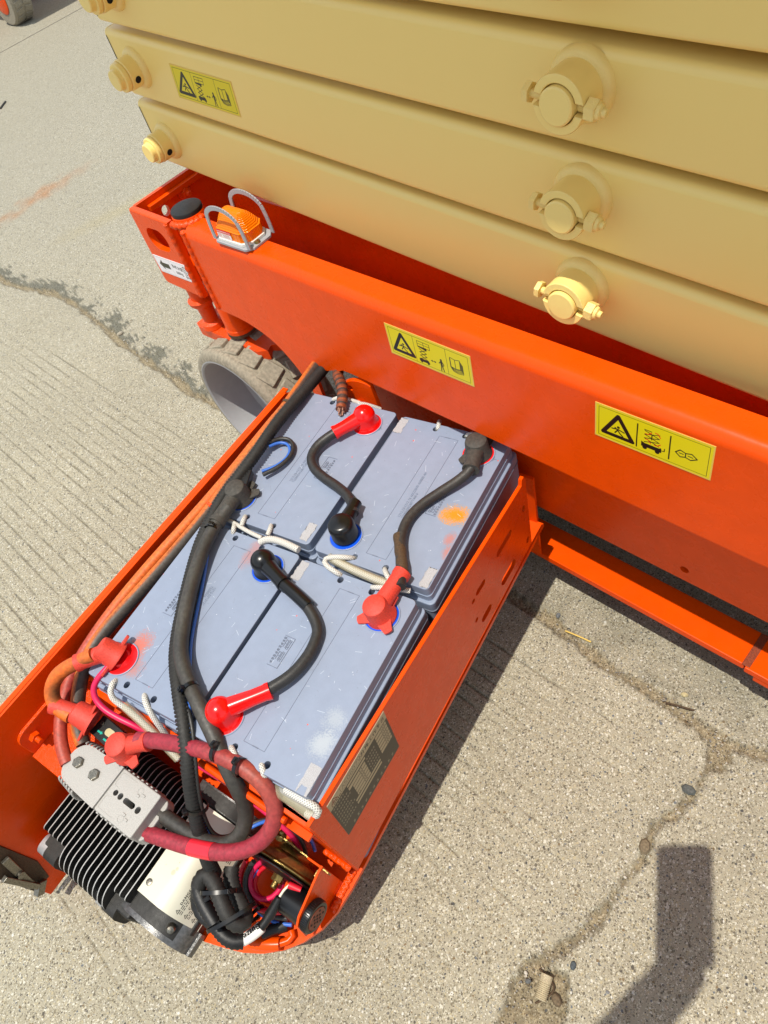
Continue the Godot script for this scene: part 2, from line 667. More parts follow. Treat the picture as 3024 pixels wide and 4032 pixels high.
	M.rope = mat(Color(0.90, 0.89, 0.86), 0.7)
	M.rope.albedo_texture = ImageTexture.create_from_image(im)
	M.rope.normal_enabled = true
	M.rope.normal_texture = ImageTexture.create_from_image(bm)
	M.rope.uv1_scale = Vector3(3, 170, 1)


func concrete() -> StandardMaterial3D:
	var r := RandomNumberGenerator.new()
	r.seed = 8
	var size := 2048
	var im := Image.create(size, size, false, Image.FORMAT_RGB8)
	im.fill(Color8(181, 172, 150))
	var tones := [Color8(214, 206, 183), Color8(199, 190, 166), Color8(160, 150, 127), Color8(141, 132, 111), Color8(226, 220, 202), Color8(174, 168, 152), Color8(122, 114, 99), Color8(194, 180, 147)]
	for i in 90000:
		var k: Color = tones[r.randi() % tones.size()]
		var s := 3 + int(absf(r.randfn(0, 4.0)))
		blob(im, r, s, k)
	var stones := [Color8(104, 98, 88), Color8(122, 117, 110), Color8(92, 90, 88), Color8(140, 120, 92), Color8(232, 228, 216), Color8(116, 120, 124), Color8(150, 142, 128)]
	for i in 3800:
		blob(im, r, 4 + int(absf(r.randfn(0, 4.2))), stones[r.randi() % stones.size()])
	for i in 30000:
		var d := 0.55 + r.randf() * 0.2
		blob(im, r, 2 + int(r.randf() * 2.2), Color8(int(150 * d), int(140 * d), int(118 * d)))
	for i in 9000:
		blob(im, r, 2 + int(r.randf() * 2.5), Color8(236, 231, 217))
	var bm: Image = im.duplicate()
	bm.bump_map_to_normal_map(1.6)
	var m := mat(Color(0.855, 0.862, 0.868), 0.92, 0.0, 0.3)
	m.albedo_texture = ImageTexture.create_from_image(im)
	m.normal_enabled = true
	m.normal_texture = ImageTexture.create_from_image(bm)
	m.normal_scale = 0.8
	return m


func blob(im: Image, r: RandomNumberGenerator, s: int, k: Color) -> void:
	var n := im.get_width()
	var x := r.randi() % (n - s - 2)
	var y := r.randi() % (n - s - 2)
	if s <= 3:
		im.fill_rect(Rect2i(x, y, s, maxi(1, s - 1)), k)
		return
	var lean := r.randf_range(-0.4, 0.4)
	for j in s:
		var f := sqrt(maxf(0.0, 1.0 - pow(2.0 * (j + 0.5) / s - 1.0, 2.0)))
		var w := maxi(1, int(s * (0.55 + 0.45 * f) * (f * 0.6 + 0.4) * r.randf_range(0.8, 1.1)))
		im.fill_rect(Rect2i(clampi(x + int((s - w) * 0.5 + lean * j), 0, n - w), y + j, w, 1), k)


func line_distance(p: Vector2, line: PackedVector2Array) -> float:
	var best := 1e9
	for i in line.size() - 1:
		best = minf(best, p.distance_squared_to(Geometry2D.get_closest_point_to_segment(p, line[i], line[i + 1])))
	return sqrt(best)


func ground() -> void:
	var m := concrete()
	var joint := p2([-3.2, -0.29, -2.12, -0.284, -2.03, -0.281, -1.82, -0.33, -1.685, -0.34, -1.524, -0.327, -1.364, -0.307, -1.244, -0.298, -1.13, -0.289, -1.016, -0.292, -0.926, -0.276, -0.867, -0.286, -0.5, -0.275, 0, -0.262, 0.153, -0.251, 0.194, -0.254, 0.243, -0.244, 0.286, -0.24, 0.332, -0.237, 0.38, -0.240, 0.41, -0.236, 0.447, -0.233, 0.494, -0.23, 0.523, -0.231, 0.572, -0.249, 0.8, -0.25, 1.2, -0.26])
	var branch := p2([0.505, -0.225, 0.515, -0.2, 0.518, -0.175, 0.518, -0.14, 0.513, -0.1, 0.499, -0.066, 0.505, -0.036, 0.508, -0.01, 0.505, 0.024, 0.503, 0.054, 0.501, 0.078, 0.497, 0.112, 0.49, 0.135, 0.477, 0.168, 0.466, 0.198, 0.468, 0.223, 0.475, 0.25, 0.48, 0.3, 0.49, 0.36])
	var nz := wave(21, 9.0, 4)
	var nf := wave(22, 70.0, 3)
	var nl := wave(23, 1.6, 4)
	var grooves := []
	var z := -0.16
	while z < 0.62:
		grooves.append(z)
		z += rng.randf_range(0.024, 0.034)
	var xs := PackedFloat32Array()
	var x := -3.2
	while x < 1.2:
		xs.append(x)
		x += 0.022 if x < -1.7 else 0.012 if x < 0.1 else 0.0045 if x < 0.74 else 0.04
	xs.append(1.2)
	var zl := []
	z = -1.3
	while z < 1.1:
		var near_groove := false
		for g in grooves:
			if absf(g - z) < 0.0035:
				near_groove = true
		if not near_groove:
			zl.append(z)
		z += 0.03 if z < -0.5 else 0.005 if z < 0.42 else 0.012 if z < 0.8 else 0.05
	for g in grooves:
		zl.append_array([g - 0.003, g - 0.0008, g + 0.0008, g + 0.003])
	zl.append(1.1)
	zl.sort()
	var nx := xs.size()
	var nzc := zl.size()
	var hgt := PackedFloat32Array()
	hgt.resize(nx * nzc)
	var s := Shape.new()
	for j in nzc:
		var pz: float = zl[j]
		for i in nx:
			var p := Vector2(xs[i], pz)
			var a := nz.get_noise_2d(p.x, p.y)
			var f := nf.get_noise_2d(p.x, p.y)
			var l := nl.get_noise_2d(p.x, p.y)
			var y := f * 0.0006 + a * 0.0008
			var tint := Color(0.93, 0.93, 0.93) * (1.0 + 0.10 * l + 0.05 * a)
			# smoother, greyer concrete far from the near edge
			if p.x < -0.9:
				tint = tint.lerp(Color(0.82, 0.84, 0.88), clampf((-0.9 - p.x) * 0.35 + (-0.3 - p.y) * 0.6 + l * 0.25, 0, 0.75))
			# combed grooves
			var gm := clampf(1.2 - absf(p.x + 0.95) * 0.9 + l * 0.9, 0, 1) if p.x < 0.1 else clampf(0.55 + l * 1.4 - absf(p.x - 0.2) * 2.2 - absf(p.y) * 1.2, 0, 1)
			if gm > 0.02 and p.y > -0.17:
				for g in grooves:
					if absf(g - p.y) < 0.001:
						y -= 0.0034 * gm * clampf(0.75 + a * 1.3 + f * 0.8, 0, 1)
						tint *= 1.0 - 0.30 * gm * clampf(0.6 + a, 0, 1)
			# the joint, broken out and filled with mud
			var d := 1.0
			if absf(p.y + 0.28) < 0.14:
				d = line_distance(p, joint) - (0.0075 + 0.010 * a + 0.007 * f)
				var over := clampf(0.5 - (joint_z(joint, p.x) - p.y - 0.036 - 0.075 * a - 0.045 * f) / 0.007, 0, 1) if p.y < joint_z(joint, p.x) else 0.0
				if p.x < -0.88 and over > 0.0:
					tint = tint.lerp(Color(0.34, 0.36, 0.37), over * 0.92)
				if p.x > 0.12 and p.y < -0.25:
					tint = tint.lerp(Color(0.62, 0.63, 0.62), clampf(0.55 + a * 1.2 + l * 0.3, 0, 1) * 0.8)
			if p.x > 0.38 and p.x < 0.66 and p.y > -0.25:
				d = minf(d, line_distance(p, branch) - (0.0030 + 0.008 * a + 0.006 * f + 0.003 * clampf(p.y * 6.0, 0, 1)))
				d = minf(d, Vector2((p.x - 0.497) / 0.036, (p.y - 0.222) / 0.055).length() * 0.04 - 0.036 + 0.022 * a + 0.008 * f)
				d = minf(d, Vector2((p.x - 0.515) / 0.03, (p.y + 0.21) / 0.03).length() * 0.03 - 0.020 + 0.022 * a + 0.008 * f)
			if d < 0.012:
				var k := clampf(1.0 - d / 0.0022, 0, 1)
				y -= k * (0.0060 + 0.003 * a) - k * f * 0.0040
				tint = tint.lerp(Color(0.50, 0.44, 0.36).lerp(Color(0.74, 0.66, 0.54), clampf(0.5 + f * 1.2 + a, 0, 1)), k * 0.85)
				if d > -0.001:
					tint = tint.lerp(Color(0.42, 0.40, 0.37), 0.75 * clampf(1.0 - absf(d - 0.0008) / 0.0045, 0, 1))
			# sprayed marking paint
			var sp := Vector2((p.x + 2.52 + 0.06 * a) / 0.05, (p.y + 0.66) / 0.26).length()
			if sp < 1.3:
				tint = tint.lerp(Color(0.95, 0.52, 0.33), clampf(1.3 - sp, 0, 1) * clampf(0.75 + f + a * 0.8, 0, 1) * 0.75)
			sp = Vector2((p.x + 2.38) / 0.02, (p.y + 1.17) / 0.02).length()
			if sp < 1.5:
				tint = tint.lerp(Color(0.95, 0.5, 0.3), clampf(1.5 - sp, 0, 0.8))
			sp = Vector2((p.x + 2.25 + p.y * 0.3) / 0.06, (p.y + 0.8) / 0.3).length()
			if sp < 1.2:
				tint = tint.lerp(Color(0.92, 0.86, 0.62), clampf(1.2 - sp, 0, 1) * 0.4)
			if i == 0 or j == 0 or i == nx - 1 or j == nzc - 1:
				y = 0.0
			hgt[j * nx + i] = y
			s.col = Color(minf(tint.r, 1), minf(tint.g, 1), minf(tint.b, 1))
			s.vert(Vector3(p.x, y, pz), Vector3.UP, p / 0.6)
	for j in nzc:
		for i in nx:
			var i0 := maxi(i - 1, 0)
			var i1 := mini(i + 1, nx - 1)
			var j0 := maxi(j - 1, 0)
			var j1 := mini(j + 1, nzc - 1)
			s.n[j * nx + i] = Vector3(-(hgt[j * nx + i1] - hgt[j * nx + i0]) / (xs[i1] - xs[i0]), 1, -(hgt[j1 * nx + i] - hgt[j0 * nx + i]) / (zl[j1] - zl[j0])).normalized()
	for j in nzc - 1:
		for i in nx - 1:
			var a := j * nx + i
			s.quad4(a, a + 1, a + nx + 1, a + nx)
	# the rest of the yard, out to the horizon, with the sawn joint beyond the machine
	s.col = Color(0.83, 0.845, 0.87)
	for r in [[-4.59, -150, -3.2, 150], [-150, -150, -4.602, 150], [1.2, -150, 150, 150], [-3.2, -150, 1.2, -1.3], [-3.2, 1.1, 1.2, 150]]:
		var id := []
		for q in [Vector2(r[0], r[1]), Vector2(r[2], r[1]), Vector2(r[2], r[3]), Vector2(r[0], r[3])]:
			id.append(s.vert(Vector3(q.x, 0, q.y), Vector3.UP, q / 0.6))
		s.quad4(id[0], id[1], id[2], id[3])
	s.col = Color(0.35, 0.34, 0.31)
	var id := []
	for q in [Vector2(-4.604, -150), Vector2(-4.588, -150), Vector2(-4.588, 150), Vector2(-4.604, 150)]:
		id.append(s.vert(Vector3(q.x, -0.01, q.y), Vector3.UP, q / 0.6))
	s.quad4(id[0], id[1], id[2], id[3])
	structure("ground", s, m)
	# loose grit in the joint and on the slab
	var grit := MultiMesh.new()
	grit.transform_format = MultiMesh.TRANSFORM_3D
	grit.use_colors = true
	var st := Shape.new()
	st.lathe([Vector2(0.0, -0.5), Vector2(0.42, -0.3), Vector2(0.5, 0.05), Vector2(0.3, 0.4), Vector2(0, 0.5)], Transform3D(), 6, 1.0, 0.8)
	grit.mesh = st.mesh()
	grit.instance_count = 900
	for i in 900:
		var p := Vector2()
		if i < 520:
			var q := branch[rng.randi() % branch.size()].lerp(branch[rng.randi() % branch.size()], 0.0)
			if i < 200:
				q = Vector2(rng.randf_range(0.13, 0.62), -0.24)
			p = q + Vector2(rng.randfn(0, 0.013), rng.randfn(0, 0.013))
		elif i < 700:
			p = Vector2(rng.randf_range(-2.2, -0.85), -0.305 + rng.randfn(0, 0.02))
		else:
			p = Vector2(rng.randf_range(0.2, 0.72), rng.randf_range(-0.25, 0.4))
		var sz := 0.0009 + absf(rng.randfn(0, 0.0011))
		grit.set_instance_transform(i, Transform3D(Basis.from_euler(Vector3(rng.randf() * 6, rng.randf() * 6, rng.randf() * 6)).scaled(Vector3(sz * 1.5, sz, sz * 1.2)), Vector3(p.x, sz * 0.1 - 0.0006, p.y)))
		grit.set_instance_color(i, [Color(0.22, 0.20, 0.17), Color(0.34, 0.30, 0.23), Color(0.45, 0.42, 0.36), Color(0.16, 0.16, 0.16)][rng.randi() % 4])
	var g := MultiMeshInstance3D.new()
	g.multimesh = grit
	g.material_override = mat(Color.WHITE, 0.9)
	g.name = "grit"
	add_child(g)
	tag(g, "loose grit and crumbs of concrete lying in the cracks of the slab", "grit")
	g.set_meta("kind", "stuff")


func joint_z(line: PackedVector2Array, x: float) -> float:
	for i in line.size() - 1:
		if x <= line[i + 1].x:
			return lerpf(line[i].y, line[i + 1].y, clampf((x - line[i].x) / (line[i + 1].x - line[i].x), 0, 1))
	return line[line.size() - 1].y


const YELLOW := Color(0.86, 0.79, 0.03)
const INK := Color(0.03, 0.03, 0.03)


func decal_material(ink: Ink, rough := 0.35) -> StandardMaterial3D:
	var m := mat(Color.WHITE, rough)
	m.albedo_texture = ink.tex(2)
	return m


func fall_triangle(k: Ink, o: Vector2, s: float) -> void:
	var a := o + Vector2(0, -0.55) * s
	var b := o + Vector2(0.56, 0.42) * s
	var c := o + Vector2(-0.56, 0.42) * s
	k.path([a, b, c, a, b], s * 0.16, INK)
	var q := func(x, y): return o + Vector2(x, y) * s
	k.path([q.call(-0.24, 0.10), q.call(0.02, 0.06), q.call(0.24, 0.12)], s * 0.05, INK)
	k.path([q.call(-0.12, 0.0), q.call(0.0, 0.1), q.call(-0.1, 0.26)], s * 0.05, INK)
	k.path([q.call(0.0, 0.1), q.call(0.08, 0.22), q.call(0.2, 0.33)], s * 0.05, INK)
	k.disc(q.call(0.02, -0.04), s * 0.055, INK)


func hazard_ink(kind: int) -> StandardMaterial3D:
	var k := Ink.new(1120, 400 if kind == 0 else 430, Color(0.86, 0.72, 0.32))
	var h := float(k.im.get_height())
	k.poly([Vector2(14, 14), Vector2(1106, 14), Vector2(1106, h - 14), Vector2(14, h - 14)], YELLOW)
	k.frame(Rect2(40, 34, 1040, h - 68), 4, INK)
	var d1 := 375.0 if kind == 0 else 425.0
	var d2 := 800.0 if kind == 0 else 735.0
	if kind == 0:
		k.line(Vector2(d1, 34), Vector2(d1, h - 34), 4, INK)
		k.line(Vector2(d2, 34), Vector2(d2, h - 34), 4, INK)
	else:
		k.line(Vector2(d1, 70), Vector2(d1, h - 60), 12, INK)
		k.line(Vector2(d2, 70), Vector2(d2, h - 60), 12, INK)
	fall_triangle(k, Vector2(210 if kind == 0 else 235, h * 0.53), h * 0.62)
	if kind == 0:
		# raised platform, scissors, base, double arrow and walking figure
		k.frame(Rect2(430, 70, 160, 70), 6, INK)
		k.line(Vector2(430, 104), Vector2(590, 104), 5, INK)
		k.line(Vector2(510, 70), Vector2(510, 140), 5, INK)
		k.poly([Vector2(430, 134), Vector2(545, 134), Vector2(545, 168), Vector2(430, 150)], INK)
		for i in 3:
			var y := 165.0 + i * 44
			k.line(Vector2(440, y), Vector2(535, y + 46), 8, INK)
			k.line(Vector2(535, y), Vector2(440, y + 46), 8, INK)
		k.poly([Vector2(420, 298), Vector2(545, 298), Vector2(560, 336), Vector2(420, 336)], INK)
		k.disc(Vector2(445, 340), 14, INK)
		k.disc(Vector2(535, 340), 14, INK)
		k.line(Vector2(585, 270), Vector2(645, 270), 7, INK)
		k.poly([Vector2(580, 270), Vector2(602, 254), Vector2(602, 286)], INK)
		k.poly([Vector2(652, 270), Vector2(630, 254), Vector2(630, 286)], INK)
		k.disc(Vector2(722, 210), 13, INK)
		k.path([Vector2(722, 222), Vector2(722, 285)], 26, INK)
		k.path([Vector2(718, 285), Vector2(708, 355)], 12, INK)
		k.path([Vector2(728, 285), Vector2(744, 355)], 12, INK)
		k.path([Vector2(716, 232), Vector2(690, 262)], 10, INK)
		k.path([Vector2(730, 232), Vector2(752, 262), Vector2(744, 284)], 10, INK)
		for i in 4:  # manual with pages
			var o := Vector2(905 + i * 9, 130 + i * 14)
			k.path([o + Vector2(-60, 0), o + Vector2(-60, 120), o + Vector2(0, 132), o + Vector2(70, 120), o + Vector2(70, 0)], 7, INK)
		k.poly([Vector2(850, 118), Vector2(908, 132), Vector2(970, 118), Vector2(970, 240), Vector2(908, 252), Vector2(850, 240)], YELLOW)
		k.path([Vector2(850, 118), Vector2(908, 132), Vector2(970, 118), Vector2(970, 240), Vector2(908, 252), Vector2(850, 240), Vector2(850, 118)], 7, INK)
		k.line(Vector2(908, 132), Vector2(908, 252), 7, INK)
	else:
		var red := Color(0.85, 0.08, 0.05)
		for i in 3:
			var y := 120.0 + i * 48
			k.line(Vector2(495, y), Vector2(640, y + 50), 8, INK)
			k.line(Vector2(640, y), Vector2(495, y + 50), 8, INK)
		k.path([Vector2(490, 110), Vector2(560, 112)], 8, INK)
		k.path([Vector2(566, 150), Vector2(566, 210)], 10, INK)
		for q in [[500, 160, 560, 125], [590, 110, 645, 150], [505, 225, 560, 265], [590, 262, 650, 232]]:
			k.path([Vector2(q[0], q[1]), Vector2((q[0] + q[2]) * 0.5, q[1]), Vector2(q[2], q[3])], 9, red)
		k.poly([Vector2(470, 268), Vector2(500, 282), Vector2(640, 282), Vector2(660, 268), Vector2(664, 330), Vector2(470, 330)], INK)
		k.disc(Vector2(505, 338), 22, INK)
		k.disc(Vector2(625, 338), 22, INK)
		k.path([Vector2(660, 300), Vector2(690, 296), Vector2(690, 262)], 8, INK)
		k.path([Vector2(790, 240), Vector2(830, 196), Vector2(880, 214), Vector2(935, 196), Vector2(985, 236), Vector2(930, 276), Vector2(880, 262), Vector2(835, 280), Vector2(790, 240)], 11, INK)
		k.path([Vector2(880, 214), Vector2(880, 262)], 9, INK)
		k.path([Vector2(820, 236), Vector2(860, 236)], 9, INK)
		k.path([Vector2(900, 234), Vector2(945, 238)], 9, INK)
	return decal_material(k)


func axle_ink() -> StandardMaterial3D:
	var k := Ink.new(760, 250, Color(0.91, 0.91, 0.93))
	k.frame(Rect2(14, 14, 732, 222), 3, Color(0.5, 0.5, 0.52))
	k.line(Vector2(350, 14), Vector2(350, 236), 3, Color(0.55, 0.55, 0.57))
	k.poly([Vector2(70, 118), Vector2(160, 44), Vector2(160, 84), Vector2(310, 84), Vector2(310, 158), Vector2(160, 158), Vector2(160, 196)], Color(0.16, 0.17, 0.13))
	k.frame(Rect2(90, 180, 130, 34), 3, Color(0.6, 0.6, 0.62))
	var r := RandomNumberGenerator.new()
	r.seed = 3
	# wheel load
	k.glyph([[1, 2, 9, 2], [4, 0, 2, 5], [2, 5, 9, 5], [5, 2, 5, 10], [0, 8, 10, 8]], Vector2(380, 58), 52, 8, INK)
	k.glyph([[0, 3, 4, 3], [2, 0, 1, 6], [0, 6, 4, 6], [2, 3, 2, 10], [7, 0, 5, 4], [7, 0, 10, 4], [6, 5, 6, 9], [6, 9, 10, 9]], Vector2(440, 62), 52, 8, INK)
	k.glyph([[3, 0, 1, 3], [2, 3, 8, 3], [3, 3, 3, 7], [8, 3, 8, 7], [5, 4, 2, 10], [6, 7, 9, 10]], Vector2(500, 66), 52, 8, INK)
	k.glyph([[1, 1, 9, 1], [0, 3, 10, 3], [2, 4, 8, 4], [2, 7, 8, 7], [5, 1, 5, 10], [1, 9, 9, 9]], Vector2(556, 70), 52, 8, INK)
	k.text("600kg", Vector2(420, 150), 40, INK, 1.0, true)
	k.circle(Vector2(676, 96), 56, 9, INK)
	k.circle(Vector2(676, 96), 36, 7, INK)
	k.circle(Vector2(676, 96), 14, 7, INK)
	for i in 3:
		k.line(Vector2(640 + i * 36, 158), Vector2(640 + i * 36, 205), 12, INK)
		k.poly([Vector2(624 + i * 36, 192), Vector2(656 + i * 36, 192), Vector2(640 + i * 36, 222)], INK)
	return decal_material(k)


func sticker(a: Vector3, b: Vector3, c: Vector3, d: Vector3, out: Vector3) -> Shape:
	# a thin sheet with a printed face; corners run bottom left, bottom right, top right, top left
	var s := Shape.new()
	var o := out * 0.0006
	s.quad(a + o, b + o, c + o, d + o, out)
	for q in [[a, b], [b, c], [c, d], [d, a]]:
		var nn: Vector3 = (q[1] - q[0]).cross(out).normalized()
		var e := []
		for p in [q[0], q[1], q[1] + o, q[0] + o]:
			e.append(s.vert(p, nn, Vector2(0.005, 0.005)))
		s.quad4(e[0], e[1], e[2], e[3])
	return s


func pin_collar(under: Node3D, x: float, h: float, left: bool) -> void:
	var face := -0.35
	var rc := 0.0225 if left else 0.0262
	var T := axis(Vector3(x, h, face), Vector3.BACK)
	var w := Shape.new()
	w.lathe([Vector2(rc + 0.0075, -0.001), Vector2(rc + 0.0070, 0.0025), Vector2(rc + 0.0050, 0.0062), Vector2(rc + 0.0020, 0.0085), Vector2(rc - 0.001, 0.009)], T, 36)
	part("weld_bead", w, M.tan_weld, under)
	var s := Shape.new()
	if left:
		s.lathe([Vector2(0.0225, 0.004), Vector2(0.0225, 0.0275), Vector2(0.0215, 0.0287), Vector2(0.0195, 0.0287), Vector2(0.0195, 0.0305), Vector2(0.0212, 0.0312), Vector2(0.0205, 0.0365), Vector2(0.0193, 0.0375), Vector2(0.0155, 0.0375), Vector2(0.0148, 0.041), Vector2(0.0148, 0.0445), Vector2(0.0135, 0.046), Vector2(0, 0.046)], T, 30)
		var p := part("pin_boss", s, M.tan, under)
		var b := Shape.new()
		b.lathe([Vector2(0.0052, 0), Vector2(0.0052, 0.0008), Vector2(0, 0.0008)], axis(Vector3(x + 0.0208, h - 0.0072, face + 0.0185), Vector3(0.95, -0.33, 0)), 14)
		part("bolt_hole", b, M.hole, p)
	else:
		# a split collar: two half rings, a bolt across them and the pin in the middle
		for side in [-1, 1]:
			var p := PackedVector2Array()
			var n := 14
			for i in n + 1:
				var a: float = lerpf(0.20, PI - 0.20, float(i) / n) * side
				p.append(Vector2(cos(a), sin(a)) * 0.0262)
			for i in n + 1:
				var a: float = lerpf(PI - 0.28, 0.28, float(i) / n) * side
				p.append(Vector2(cos(a), sin(a)) * 0.0178)
			s.plate(p, 0.031, Transform3D(Basis(Vector3.BACK, -0.12), Vector3(x, h, face + 0.039)), [], 0.0012)
		s.lathe([Vector2(0.0259, 0.003), Vector2(0.0259, 0.022), Vector2(0, 0.022)], T, 36)
		var c := part("pin_boss", s, M.tan, under)
		var q := Shape.new()
		q.lathe([Vector2(0.0170, 0.006), Vector2(0.0170, 0.0415), Vector2(0.0155, 0.0428), Vector2(0, 0.0432)], T, 32)
		part("pin", q, M.tan, under)
		var bt := Shape.new()
		var d := Vector3(cos(-0.12), sin(-0.12), 0)
		var o := Vector3(x, h, face + 0.0305)
		bt.lathe([Vector2(0.0040, -0.034), Vector2(0.0040, 0.0425), Vector2(0.0032, 0.044), Vector2(0, 0.044)], axis(o, d), 12)
		var thread := []
		for i in 9:
			thread.append(Vector2(0.0041 + (0.0006 if i % 2 else 0.0), 0.0175 + i * 0.0011))
		bt.lathe(thread, axis(o, d), 12)
		hexbolt(bt, o - d * 0.0320, -d, 0.0092, 0.0066)
		hexbolt(bt, o + d * 0.0262, d, 0.0100, 0.0100)
		bt.lathe([Vector2(0.0075, 0.0360), Vector2(0.0065, 0.0392), Vector2(0.0042, 0.0402)], axis(o, d), 14)
		part("cross_bolt", bt, M.tan_weld, c)


func scissor_lift() -> void:
	var z := -0.268
	var t := thing("scissor_lift", "orange scissor lift chassis with tan folded scissor arms above it", "scissor lift", Transform3D(), Vector3(0.3, 0, -0.65))
	var s := Shape.new()
	var poly := p2([-0.522, 0.5655, -0.527, 0.416, -0.4635, 0.4165, -0.438, 0.415, -0.416, 0.4105, -0.398, 0.406, -0.383, 0.400, -0.37, 0.393, -0.358, 0.384, -0.347, 0.373, -0.337, 0.361, -0.328, 0.348, -0.318, 0.328, -0.31, 0.306, -0.305, 0.285, -0.283, 0.285, -0.2815, 0.384, -0.2775, 0.3865, -0.268, 0.3845, -0.2575, 0.3825, -0.247, 0.3825, -0.236, 0.386, -0.224, 0.392, -0.212, 0.3965, -0.202, 0.400, -0.193, 0.4055, -0.17, 0.4075, 0.1, 0.408, 1.6, 0.409])
	poly.append(Vector2(1.6, 0.5655))
	s.plate(poly, 0.006, Transform3D(Basis(), Vector3(0, 0, z)))
	# the bend and the flange on top
	var prof := []
	for i in 9:
		var a := PI * 0.5 * i / 8.0
		prof.append(Vector2(z - 0.0155 + cos(a) * 0.0155, 0.5655 + sin(a) * 0.0155))
	prof.append(Vector2(-0.309, 0.581))
	prof.append(Vector2(-0.309, 0.575))
	prof.append(Vector2(-0.2835, 0.575))
	for i in 5:
		var a := PI * 0.5 - PI * 0.5 * i / 4.0
		prof.append(Vector2(z - 0.0155 + cos(a) * 0.0095, 0.5655 + sin(a) * 0.0095))
	prof.append(prof[0])
	s.sweep(prof, -0.515, 1.6)
	var front := part("front_plate", s, M.orange, t)
	part("hazard_decal", sticker(Vector3(-0.0549, 0.4985, z), Vector3(0.0937, 0.5, z), Vector3(0.0949, 0.5525, z), Vector3(-0.0543, 0.5520, z), Vector3.BACK), hazard_ink(0), front, "yellow falling hazard decal with three pictures")
	part("hazard_decal", sticker(Vector3(0.2717, 0.5068, z), Vector3(0.4095, 0.5099, z), Vector3(0.4089, 0.5625, z), Vector3(0.2720, 0.5596, z), Vector3.BACK), hazard_ink(1), front, "yellow falling hazard decal with crossed out scissors")
	# weld and kingpost at the left end
	s = Shape.new()
	s.lathe([Vector2(0.0255, 0.33), Vector2(0.0265, 0.334), Vector2(0.031, 0.3345), Vector2(0.031, 0.348), Vector2(0.0295, 0.349), Vector2(0.0295, 0.5855), Vector2(0.0285, 0.5875), Vector2(0.0, 0.5875)], Transform3D(Basis(), Vector3(-0.545, 0, -0.306)), 36)
	var post := part("kingpost", s, M.orange, t)
	s = Shape.new()
	s.lathe([Vector2(0.0313, 0.3335), Vector2(0.0313, 0.3405), Vector2(0.0300, 0.3405)], Transform3D(Basis(), Vector3(-0.545, 0, -0.306)), 36)
	part("bush", s, M.brown, post)
	s = Shape.new()
	s.lathe([Vector2(0.0278, 0.586), Vector2(0.0283, 0.5925), Vector2(0.0272, 0.5945), Vector2(0.0235, 0.5953), Vector2(0.0, 0.5958)], Transform3D(Basis(), Vector3(-0.545, 0, -0.306)), 36)
	part("cap", s, M.black_matte, post)
	s = Shape.new()
	for q in [[-0.5195, -0.2695, 0.42, 0.575], [-0.569, -0.2705, 0.43, 0.578]]:
		var pts := []
		for i in 40:
			var y: float = lerpf(q[2], q[3], i / 39.0)
			pts.append([q[0] + sin(i * 2.1) * 0.0006, y, q[1] + sin(i * 1.3) * 0.0006])
		s.tube(pv(pts), func(i, _l): return 0.0058 + 0.0009 * sin(i * 1.7), 8)
	var top := []
	for i in 22:
		var a := lerpf(-0.2, 1.75, i / 21.0)
		top.append([-0.545 + 0.033 * cos(a), 0.579 + 0.0015 * sin(i * 2.0), -0.306 + 0.033 * sin(a)])
	s.tube(pv(top), func(i, _l): return 0.006 + 0.0012 * sin(i * 1.9), 8)
	part("weld_bead", s, M.weld, post)
	# the plate left of the post, with its slot, and the wall behind it
	s = Shape.new()
	var ep := p2([-0.563, 0.4255, -0.563, 0.5815, -0.686, 0.5815, -0.6885, 0.576, -0.6915, 0.437, -0.6895, 0.429, -0.683, 0.4245])
	s.plate(ep, 0.012, Transform3D(Basis(), Vector3(0, 0, z)), [oblong(-0.6275, 0.5335, 0.066, 0.044, 0.06)], 0.0025)
	var endp := part("end_plate", s, M.orange, t)
	part("load_decal", sticker(Vector3(-0.6822, 0.4527, z), Vector3(-0.5695, 0.459, z), Vector3(-0.5692, 0.496, z), Vector3(-0.6848, 0.4893, z), Vector3.BACK), axle_ink(), endp, "white wheel load decal with a black arrow")
	s = Shape.new()
	var side := Transform3D(Basis(Vector3(0, 0, 1), Vector3(0, 1, 0), Vector3(-1, 0, 0)), Vector3(-0.6905, 0, 0))
	var wall := PackedVector2Array([Vector2(-1.03, 0.42), Vector2(-0.281, 0.42), Vector2(-0.281, 0.5815), Vector2(-1.03, 0.5815)])
	s.plate(wall, 0.010, side, [oblong(-0.331, 0.5435, 0.016, 0.02)], 0.002)
	s.box(Vector3(-0.674, 0.566, -0.66), Vector3(0.011, 0.011, 0.72), Basis(), 0.0015)
	var ew := part("end_wall", s, M.orange, t)
	s = Shape.new()
	s.lathe([Vector2(0.0145, 0), Vector2(0.0145, 0.004), Vector2(0.009, 0.006), Vector2(0.009, 0.014), Vector2(0, 0.015)], axis(Vector3(-0.680, 0.5535, -0.38), Vector3.RIGHT), 16)
	hexbolt(s, Vector3(-0.675, 0.5535, -0.38), Vector3.RIGHT, 0.011, 0.009, 0.008)
	part("bolt", s, M.weld, ew)
	# what is inside and behind
	s = Shape.new()
	s.box(Vector3(0.46, 0.445, -0.66), Vector3(2.28, 0.006, 0.74), Basis(), 0.001)
	s.box(Vector3(0.46, 0.5, -1.028), Vector3(2.28, 0.16, 0.008), Basis(), 0.001)
	s.box(Vector3(0.50, 0.482, -0.432), Vector3(2.2, 0.124, 0.008), Basis(), 0.001)
	s.box(Vector3(0.46, 0.575, -1.0), Vector3(2.28, 0.012, 0.06), Basis(), 0.001)
	part("floor_plate", s, M.orange, t)
	s = Shape.new()
	s.box(Vector3(0.36, 0.90, -0.95), Vector3(2.0, 0.64, 0.05), Basis(), 0.006)
	part("far_arms", s, M.tan, t)
	s = Shape.new()
